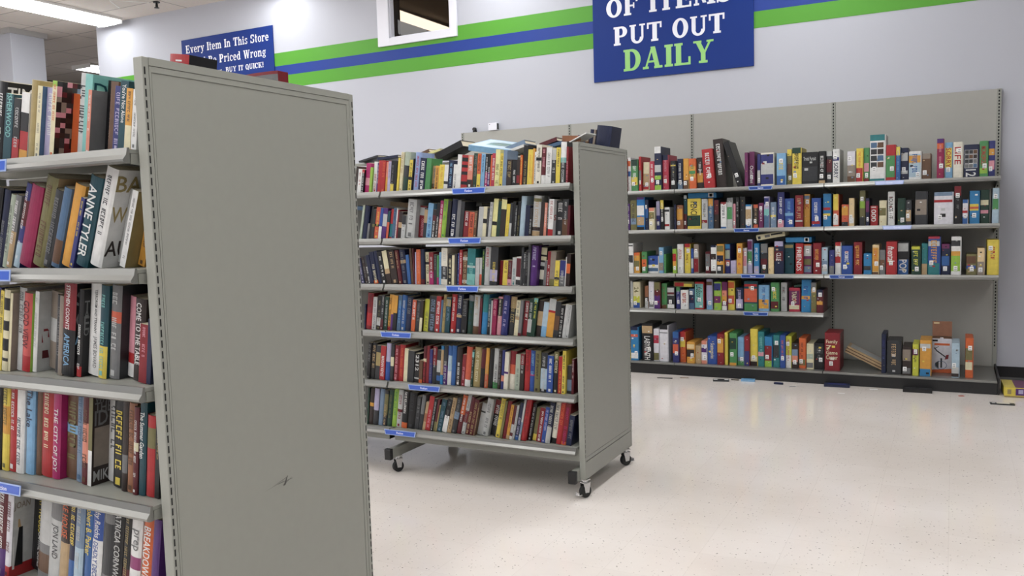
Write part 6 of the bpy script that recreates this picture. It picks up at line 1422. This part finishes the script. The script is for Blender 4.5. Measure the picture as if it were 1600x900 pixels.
-1.1628 7.1428 0.0525 0.2092 0.26 0 db b=sa:.25:.5 b=gb:.5:.75~short dark brown game box, between lime yellow and orange ones, bottom wall shelf
-1.1092 7.1577 0.0555 0.2494 0.26 0 or b=ol:.1:.3 t=bk~orange game box with olive band, between dark brown and cream ones, bottom wall shelf
-1.0471 7.1464 0.056 0.2073 0.26 0 cr b=gy:.05:.25 b=sg:.4:.6~short cream game box with grey band, between orange and black ones, bottom wall shelf
-0.9892 7.1451 0.0765 0.2164 0.26 0 bk b=dg:.6:.9 t=gy~black game box with dark grey band, between cream and dark red ones, bottom wall shelf
-0.9051 7.1234 0.1161 0.3058 0.26 0 dr T=cr:Family:.7:.84|h T=cr:7:.55:.7|h T=cr:Game:.43:.55|h T=cr:Center:.3:.43|h~thick dark red game box with cream lettering, between black and navy ones, bottom wall shelf
-0.4871 7.1506 0.0336 0.3077 0.26 0 nv t=in~thin navy game box, between dark red and dark grey ones, bottom wall shelf
-0.4461 7.1291 0.1033 0.2619 0.26 0 dg t=tn~thick dark grey game box, between navy and dark brown ones, bottom wall shelf
-0.3343 7.1165 0.064 0.2215 0.26 0 db b=tp:.5:.9 b=gy:.05:.25~dark brown game box, between dark grey and lime yellow ones, bottom wall shelf
-0.2642 7.1133 0.043 0.243 0.26 0 yl b=pl:.65:.85 t=bk~thin lime yellow game box, between dark brown and amber ones, bottom wall shelf
-0.2137 7.1185 0.0805 0.2762 0.26 0 am b=ce:0:.2 b=lg:.78:.9~thick amber game box, between lime yellow and powder blue ones, bottom wall shelf
0.0029 7.1231 0.0542 0.2632 0.26 0 pb b=db:.02:.12 b=lg:.12:.3~powder blue game box with light grey band, between amber and orange ones, bottom wall shelf
0.0945 7.1438 0.0528 0.3001 0.26 0 or b=ol:.45:.75 b=cr:.2:.4~tall orange game box with olive band, last before the end post, bottom wall shelf
"""
SHELF_Z = {'1a': 1.5905, '1b': 1.3107, '1c': 1.0289, '1d': .7403, '1e': .4325, '2a': 1.5644, '2b': 1.3104, '2c': 1.0613, '2d': .8037, '2e': .5215, '2f': .2593,
           '3a': 1.6062, '3b': 1.2617, '3c': .8792, '3d': .5651, '3e': .1053}
GROUPS = {'1': ('top shelf', 'second shelf', 'third shelf', 'fourth shelf', 'lowest shelf'), '2': ('top shelf', 'second shelf', 'third shelf', 'fourth shelf', 'fifth shelf', 'bottom shelf'),
          '3': ('top shelf', 'second shelf', 'third shelf', 'fourth shelf', 'bottom shelf')}
for line in ROWS.strip().split('\n'):
    if line[0] == '@':
        sid = line[1:]; z0 = SHELF_Z[sid] + .0004
        lv = GROUPS[sid[0]]['abcdef'.index(sid[1])]
        grp = {'1': 'books on the %s of the nearest case', '2': 'books on the %s of the middle case', '3': 'games on the %s of the wall shelving'}[sid[0]] % lv
        continue
    body, lab = line.split('~'); p = body.split(' ', 6)
    x, y, w_, h_, d_, ln = [float(q) for q in p[:6]]
    (game if sid[0] == '3' else book)(x, y, z0, w_, h_, d_, ln, p[6], lab, grp)
# ---------------------------------------------------------------- single things lying on and around the shelves
def flat_book(x, y, z, w, dp, th, rot, base, label, page=True, name='hardcover_book', cover=None, cat='book', group=None, art=None):
    """a closed book lying flat: w along local x, dp along local y, th thick; ROT an Euler"""
    b = MB(); c = LC[base]
    b.box(0, w, 0, dp, th - .002, th, c); b.box(0, w, 0, dp, 0, .002, c); b.box(0, w, 0, .003, .002, th - .002, c)
    if art:
        for (a0, a1, e0, e1, k) in art:
            b.quad([(a0 * w, e0 * dp, th + .0003), (a1 * w, e0 * dp, th + .0003), (a1 * w, e1 * dp, th + .0003), (a0 * w, e1 * dp, th + .0003)], LC[k])
    o = b.build(name, MV); o.location = (x, y, z); o.rotation_euler = rot
    if page:
        p = MB(); p.box(.003, w - .003, .0035, dp - .003, .0022, th - .0022); p.build('page_block', MPAGE, o)
    return tag(o, label, cat, group)
def flat_box(x, y, z, w, dp, th, rot, base, label, bands=(), qr=False, name='game_box'):
    b = MB(); c = LC[base]; b.box(0, w, 0, dp, th * .12, th, c)
    for a0, a1, e0, e1, k in bands:
        b.quad([(a0 * w, -.0006, th * e0), (a1 * w, -.0006, th * e0), (a1 * w, -.0006, th * e1), (a0 * w, -.0006, th * e1)], LC[k])
    o = b.build(name, MV, bevel=.0015); o.location = (x, y, z); o.rotation_euler = rot
    t_ = MB(); t_.box(.003, w - .003, .003, dp - .003, 0, th * .13, c); t_.build('box_tray', MV, o)
    return tag(o, label, 'board game', 'game boxes lying flat over the others')
zt = 1.5945
# far side of the nearest case
book(-2.19, 1.93, 1.5975, .085, .352, .12, 9, 'rd t=wh s=bk', 'red book with black cover standing out above the nearest end panel', None)
book(-1.905, 1.93, 1.5975, .13, .262, .05, 0, 'dr b=gy:.87:.965', 'dark red boxed book peeking over the far top edge of the nearest case', None)
# far side of the middle case: heap along its back top shelf
zb = 1.5675
def heap(px, y, w, h, dp, lean, spec, label): book(px, y, zb, w, h, dp, lean, spec, label, 'books on the far side top shelf of the middle case')
heap(-1.664, 4.28, .085, .312, .15, 9, 'nv', 'large navy book standing tallest at the end of the far side')
heap(-1.752, 4.28, .012, .30, .15, 9, 'tp', 'taupe book squeezed between two navy ones on the far side')
heap(-1.766, 4.28, .020, .302, .15, 9, 'nv', 'navy book second from the tallest on the far side')
heap(-1.789, 4.28, .020, .285, .15, 9, 'br t=go', 'brown book among the tall ones on the far side')
heap(-1.811, 4.28, .018, .262, .15, 9, 'gb t=wh', 'grey-blue book beside the tall ones on the far side')
heap(-1.831, 4.28, .026, .275, .15, 9, 'in t=lv', 'indigo book left of the grey-blue one on the far side')
heap(-1.862, 4.28, .020, .268, .15, 8, 'tn t=br', 'tan book showing over the middle end panel')
heap(-1.887, 4.28, .012, .272, .15, 8, 'db', 'thin dark brown book left of the tan one on the far side')
heap(-1.903, 4.28, .014, .25, .15, 8, 'gn', 'thin green book on the far side beside the dark brown one')
def lying(x, y, z, w, dp, th, rx, ry, rz, base, label, art=None):
    flat_book(x, y, z, w, dp, th, (math.radians(rx), math.radians(ry), math.radians(rz)), base, label, group='books lying loose on top of the middle case', art=art)
lying(-1.755, 4.03, 1.782, .105, .12, .006, 0, -22, -4, 'wh', 'thin white book propped slanting above the post of the middle case', [(.05, .95, .05, .95, 'pk')])
lying(-1.80, 4.04, 1.792, .10, .15, .03, 4, 4, 6, 'cp', 'copper brown book lying on the pile near the middle end post')
lying(-1.945, 4.08, 1.775, .10, .16, .02, 0, -16, 4, 'mr', 'maroon book lying tilted above the white spines', [(.1, .9, .1, .9, 'dr')])
lying(-1.90, 4.12, 1.768, .12, .16, .016, 0, -18, 2, 'nv', 'navy book tilted up behind the maroon one')
lying(-1.915, 4.0, 1.745, .13, .12, .018, 0, -14, 8, 'st', 'steel blue book lying aslant in front of the maroon one')
lying(-2.14, 4.0, 1.748, .15, .16, .022, 0, -17, 4, 'gb', 'grey-blue hardback leaning on the pile right of the picture book', [(.1, .9, .1, .5, 'wh')])
lying(-2.11, 3.96, 1.738, .13, .14, .014, 0, -15, 4, 'wh', 'white book leaning under the grey-blue hardback')
lying(-2.15, 4.16, 1.772, .12, .15, .02, 0, -3, 10, 'bb', 'royal blue book under the edge of the pale blue picture book')
lying(-2.31, 3.95, 1.772, .25, .25, .03, 11, 10, 2, 'sb', 'large pale blue picture book with a green and yellow middle, lying flat', [(.05, .95, .06, .94, 'pb'), (.25, .75, .3, .7, 'aq'), (.38, .66, .4, .62, 'sg'), (.44, .56, .46, .56, 'py')])
lying(-2.545, 4.0, 1.738, .18, .17, .036, 0, -21, 2, 'bk', 'black boxed book tilted up beside the pale blue picture book')
lying(-2.66, 4.04, 1.762, .12, .14, .012, 0, -14, 0, 'py', 'pale yellow book lying tilted left of the black boxed book')
lying(-2.715, 4.06, 1.762, .09, .14, .018, 0, -18, 0, 'br', 'brown book lying tilted behind the periwinkle spine')
lying(-2.985, 4.05, 1.762, .145, .15, .014, 0, -4, 0, 'nv', 'navy book lying nearly flat over the red spines at the far end')
lying(-3.12, 4.05, 1.756, .14, .15, .010, 0, -11, 0, 'dg', 'thin dark book lying tilted at the far left of the middle case')
# books laid flat over the row, second shelf of the middle case
lying(-3.02, 3.83, 1.478, .26, .15, .022, 0, 5, 0, 'st', 'steel blue book laid flat across the row on the second shelf')
lying(-2.80, 3.90, 1.492, .18, .15, .025, 0, 7, 0, 'tn', 'tan thick book laid flat beside the white one on the second shelf')
lying(-2.42, 3.92, 1.455, .2, .15, .014, 0, -6, 0, 'lg', 'light grey book laid across the row under the top shelf')
# flat boxes over the rows of games
zz = 1.2665
flat_box(-2.04, 7.225, 1.5265, .245, .25, .045, (0, 0, 0), 'ce', 'flat sky blue game box lying on top of the row, second wall shelf', [(.72, .9, .12, .9, 'wh'), (.76, .86, .25, .8, 'dg')])
flat_box(-1.455, 7.21, 1.156, .232, .22, .045, (0, math.radians(-9), 0), 'cr', 'tilted cream game box lying across the tops on the third wall shelf', [(.05, .15, .2, .7, 'dg'), (.3, .48, .3, .75, 'gy'), (.52, .92, .5, .8, 'dg')])
flat_box(-1.225, 7.22, 1.1365, .205, .22, .042, (0, 0, 0), 'ce', 'flat blue game box lying level on the third wall shelf', [(.72, .9, .12, .9, 'wh'), (.76, .86, .25, .8, 'dg')])
flat_box(-1.155, 7.21, .766, .13, .2, .018, (0, math.radians(-10), 0), 'dn', 'thin dark green game box lying tilted on the fourth wall shelf')
flat_box(-2.175, 7.22, .756, .18, .2, .05, (0, 0, 0), 'ol', 'olive game box with bright print lying behind the white one, fourth wall shelf', [(.05, .5, .2, .8, 'rd'), (.5, .9, .1, .6, 'ye')])
# long wooden box leaning down to the bottom shelf
b = MB(); Lg = .315
b.box(0, Lg, 0, .2, 0, .056, LC['tn'])
b.box(.0, Lg, -.0008, 0, .012, .020, LC['br']); b.box(.0, Lg, -.0008, 0, .036, .042, LC['br']); b.quad([(.02, .02, .0565), (Lg - .02, .02, .0565), (Lg - .02, .18, .0565), (.02, .18, .0565)], LC['lg'])
o = b.build('puzzle_box', MV, bevel=.002); o.location = (-.768, 7.24, .2455); o.rotation_euler = (0, math.radians(26), 0)
t_ = MB(); t_.box(Lg, Lg + .012, .01, .19, .006, .05, LC['db']); t_.build('box_end', MV, o)
tag(o, 'long tan box leaning down from the maroon family game box', 'board game')
# pogo jumper box with its flap standing open
t = empty('toy_box', (-.067, 7.3, .1055))
b = MB(); w2, hh_ = .069, .27
b.box(-w2, w2, 0, .14, .0, hh_ - .001, LC['wp'], cols=[LC['wp'], LC['cp'], LC['wp'], LC['cp'], LC['br'], LC['wp']])
b.quad([(-w2, -.0005, 0), (w2, -.0005, 0), (w2, -.0005, .035), (-w2, -.0005, .022)], LC['or'])
b.quad([(-w2 * .95, -.0006, .245), (-w2 * .4, -.0006, .245), (-w2 * .4, -.0006, .26), (-w2 * .95, -.0006, .26)], LC['bk'])
b.quad([(-w2 * .75, -.0006, .215), (w2 * .8, -.0006, .215), (w2 * .8, -.0006, .232), (-w2 * .75, -.0006, .232)], LC['or'])
for p in ([(-.05, .2), (-.03, .175), (.035, .125), (.03, .118), (-.036, .168), (-.053, .192)], [(-.052, .19), (-.022, .208), (-.02, .204), (-.05, .185)], [(.022, .105), (.045, .11), (.05, .145), (.03, .14)],
          [(-.045, .075), (-.02, .095), (-.02, .03), (-.04, .05)], [(-.008, .115), (.004, .115), (.004, .04), (-.008, .04)]):
    b.quad([(px, -.0006, pz) for px, pz in p], LC['dr' if p[0][0] == .022 else 'dg'])
for k in range(18):
    a, c = 2 * math.pi * k / 18, 2 * math.pi * (k + 1) / 18
    b.quad([(-.005 + .042 * math.cos(a), -.0006, .06 + .034 * math.sin(a)), (-.005 + .042 * math.cos(c), -.0006, .06 + .034 * math.sin(c)), (-.005 + .038 * math.cos(c), -.0006, .06 + .03 * math.sin(c)), (-.005 + .038 * math.cos(a), -.0006, .06 + .03 * math.sin(a))], LC['st'])
b.build('carton', MV, t)
b = MB(); b.quad([(-w2, .14, hh_), (w2, .14, hh_), (w2, .155, hh_ + .115), (-w2, .155, hh_ + .115)], LC['cp']); b.box(-w2, w2, .156, .1575, hh_, hh_ + .115, LC['cp']); b.box(-w2 + .01, -w2 + .05, .15, .152, hh_ + .095, hh_ + .108, LC['pe'])
b.build('top_flap', MV, t)
b = MB()
for s in (-1, 1): b.prism([(s * w2, 0), (s * (w2 - .002), 0), (s * (w2 - .03), .12), (s * (w2 - .028), .12)], 'z', hh_, hh_ + .0015, LC['cp'])
b.box(-.012, .012, -.001, 0, hh_ - .002, hh_ + .008, LC['wp'])
b.build('side_flap', MV, t)
tag(t, 'white toy carton with orange foot, its brown cardboard flap standing open', 'toy box')

# ---------------------------------------------------------------- litter on the floor before the wall shelving
def bit(name, x, y, w, dp, th, rz, cols, label, cat):
    b = MB(); b.box(-w / 2, w / 2, -dp / 2, dp / 2, 0.0006, th, LC[cols[0]])
    n = len(cols) - 1
    for k in range(n):
        a = -w / 2 + w * (k + .15) / n; c = -w / 2 + w * (k + .85) / n
        b.quad([(a, -dp * .3, th + .0003), (c, -dp * .3, th + .0003), (c, dp * .3, th + .0003), (a, dp * .3, th + .0003)], LC[cols[k + 1]])
    o = b.build(name, MV); o.location = (x, y, 0); o.rotation_euler = (0, 0, rz); return tag(o, label, cat)
bit('playing_piece', -2.17, 6.91, .13, .022, .004, .15, ['bk'], 'thin black strip lying on the floor near the middle case', 'litter')
bit('game_card', -2.02, 6.98, .07, .03, .002, .2, ['br', 'tn'], 'small brown card on the floor by the kick plate', 'card')
bit('torn_package', -1.70, 6.95, .13, .07, .012, .25, ['dg', 'wh', 'bk', 'wh'], 'black and white torn package on the floor by the kick plate', 'litter')
bit('game_piece', -1.60, 7.02, .06, .02, .006, 0, ['bk', 'tn'], 'short black piece on the floor left of the blue card', 'litter')
bit('card_pack', -1.49, 7.01, .11, .05, .018, .1, ['sb', 'ce'], 'light blue card pack on the floor against the kick plate', 'card')
bit('game_card', -1.237, 6.965, .07, .03, .014, 0, ['nv', 'in'], 'small navy card box on the floor beside a white tag', 'card')
bit('price_tag', -1.12, 6.91, .07, .035, .001, .5, ['wh', 'gy'], 'small white price tag lying on the floor', 'tag')
bit('plastic_tray', -.80, 7.025, .19, .075, .02, .05, ['nv', 'in'], 'flat navy plastic case on the floor at the kick plate', 'litter')
bit('paper_scrap', -.53, 7.0, .06, .03, .001, .3, ['wh'], 'white paper scrap on the floor close to the kick plate', 'litter')
bit('paper_scrap', -.74, 6.77, .05, .018, .001, 0, ['wh'], 'white paper scrap on the floor farther out than the other', 'litter')
bit('video_case', -.225, 7.005, .2, .06, .03, .05, ['bk', 'dg', 'dg'], 'shiny black case lying on the floor against the kick plate', 'case')
bit('paper_scrap', .069, 6.957, .035, .02, .004, .4, ['co', 'dr'], 'tiny red scrap on the floor near the end of the shelving', 'litter')
b = MB(); b.box(-.075, .075, -.022, .022, .0005, .009, LC['dg'])
b.quad([(-.035, -.02, .0094), (.045, -.02, .0094), (.045, .02, .0094), (-.035, .02, .0094)], LC['iv']); b.quad([(-.064, -.01, .0094), (-.046, -.01, .0094), (-.046, .01, .0094), (-.064, .01, .0094)], LC['wh'])
o = b.build('tape_strip', MV); o.location = (.322, 6.757, 0); o.rotation_euler = (0, 0, .06); tag(o, 'black and cream strip lying on the floor in front of the puzzle box', 'litter')
b = MB(); b.box(0, .42, 0, .3, .012, .075, LC['ye'], cols=[LC['ye'], LC['pl'], LC['pl'], LC['ye'], LC['pl'], LC['ye']])
b.quad([(.072, -.0006, .018), (.41, -.0006, .018), (.41, -.0006, .068), (.072, -.0006, .068)], LC['pu'])
b.quad([(.09, -.001, .03), (.12, -.001, .03), (.12, -.001, .06), (.09, -.001, .06)], LC['lv']); b.quad([(.14, -.001, .022), (.2, -.001, .022), (.2, -.001, .05), (.14, -.001, .06)], LC['mv'])
b.quad([(.02, -.001, .025), (.045, -.001, .025), (.045, -.001, .06), (.02, -.001, .06)], LC['go'])
b.quad([(0, 0, .0755), (.07, 0, .0755), (.07, .3, .0755), (0, .3, .0755)], LC['ye'])
o = b.build('puzzle_box', MV, bevel=.0015); o.location = (.345, 7.02, .0); o.rotation_euler = (0, 0, .03)
t_ = MB(); t_.box(.002, .418, .002, .298, 0.0005, .013, LC['go']); t_.build('box_tray', MV, o)
tag(o, 'yellow and purple puzzle box on the floor past the shelving', 'puzzle')
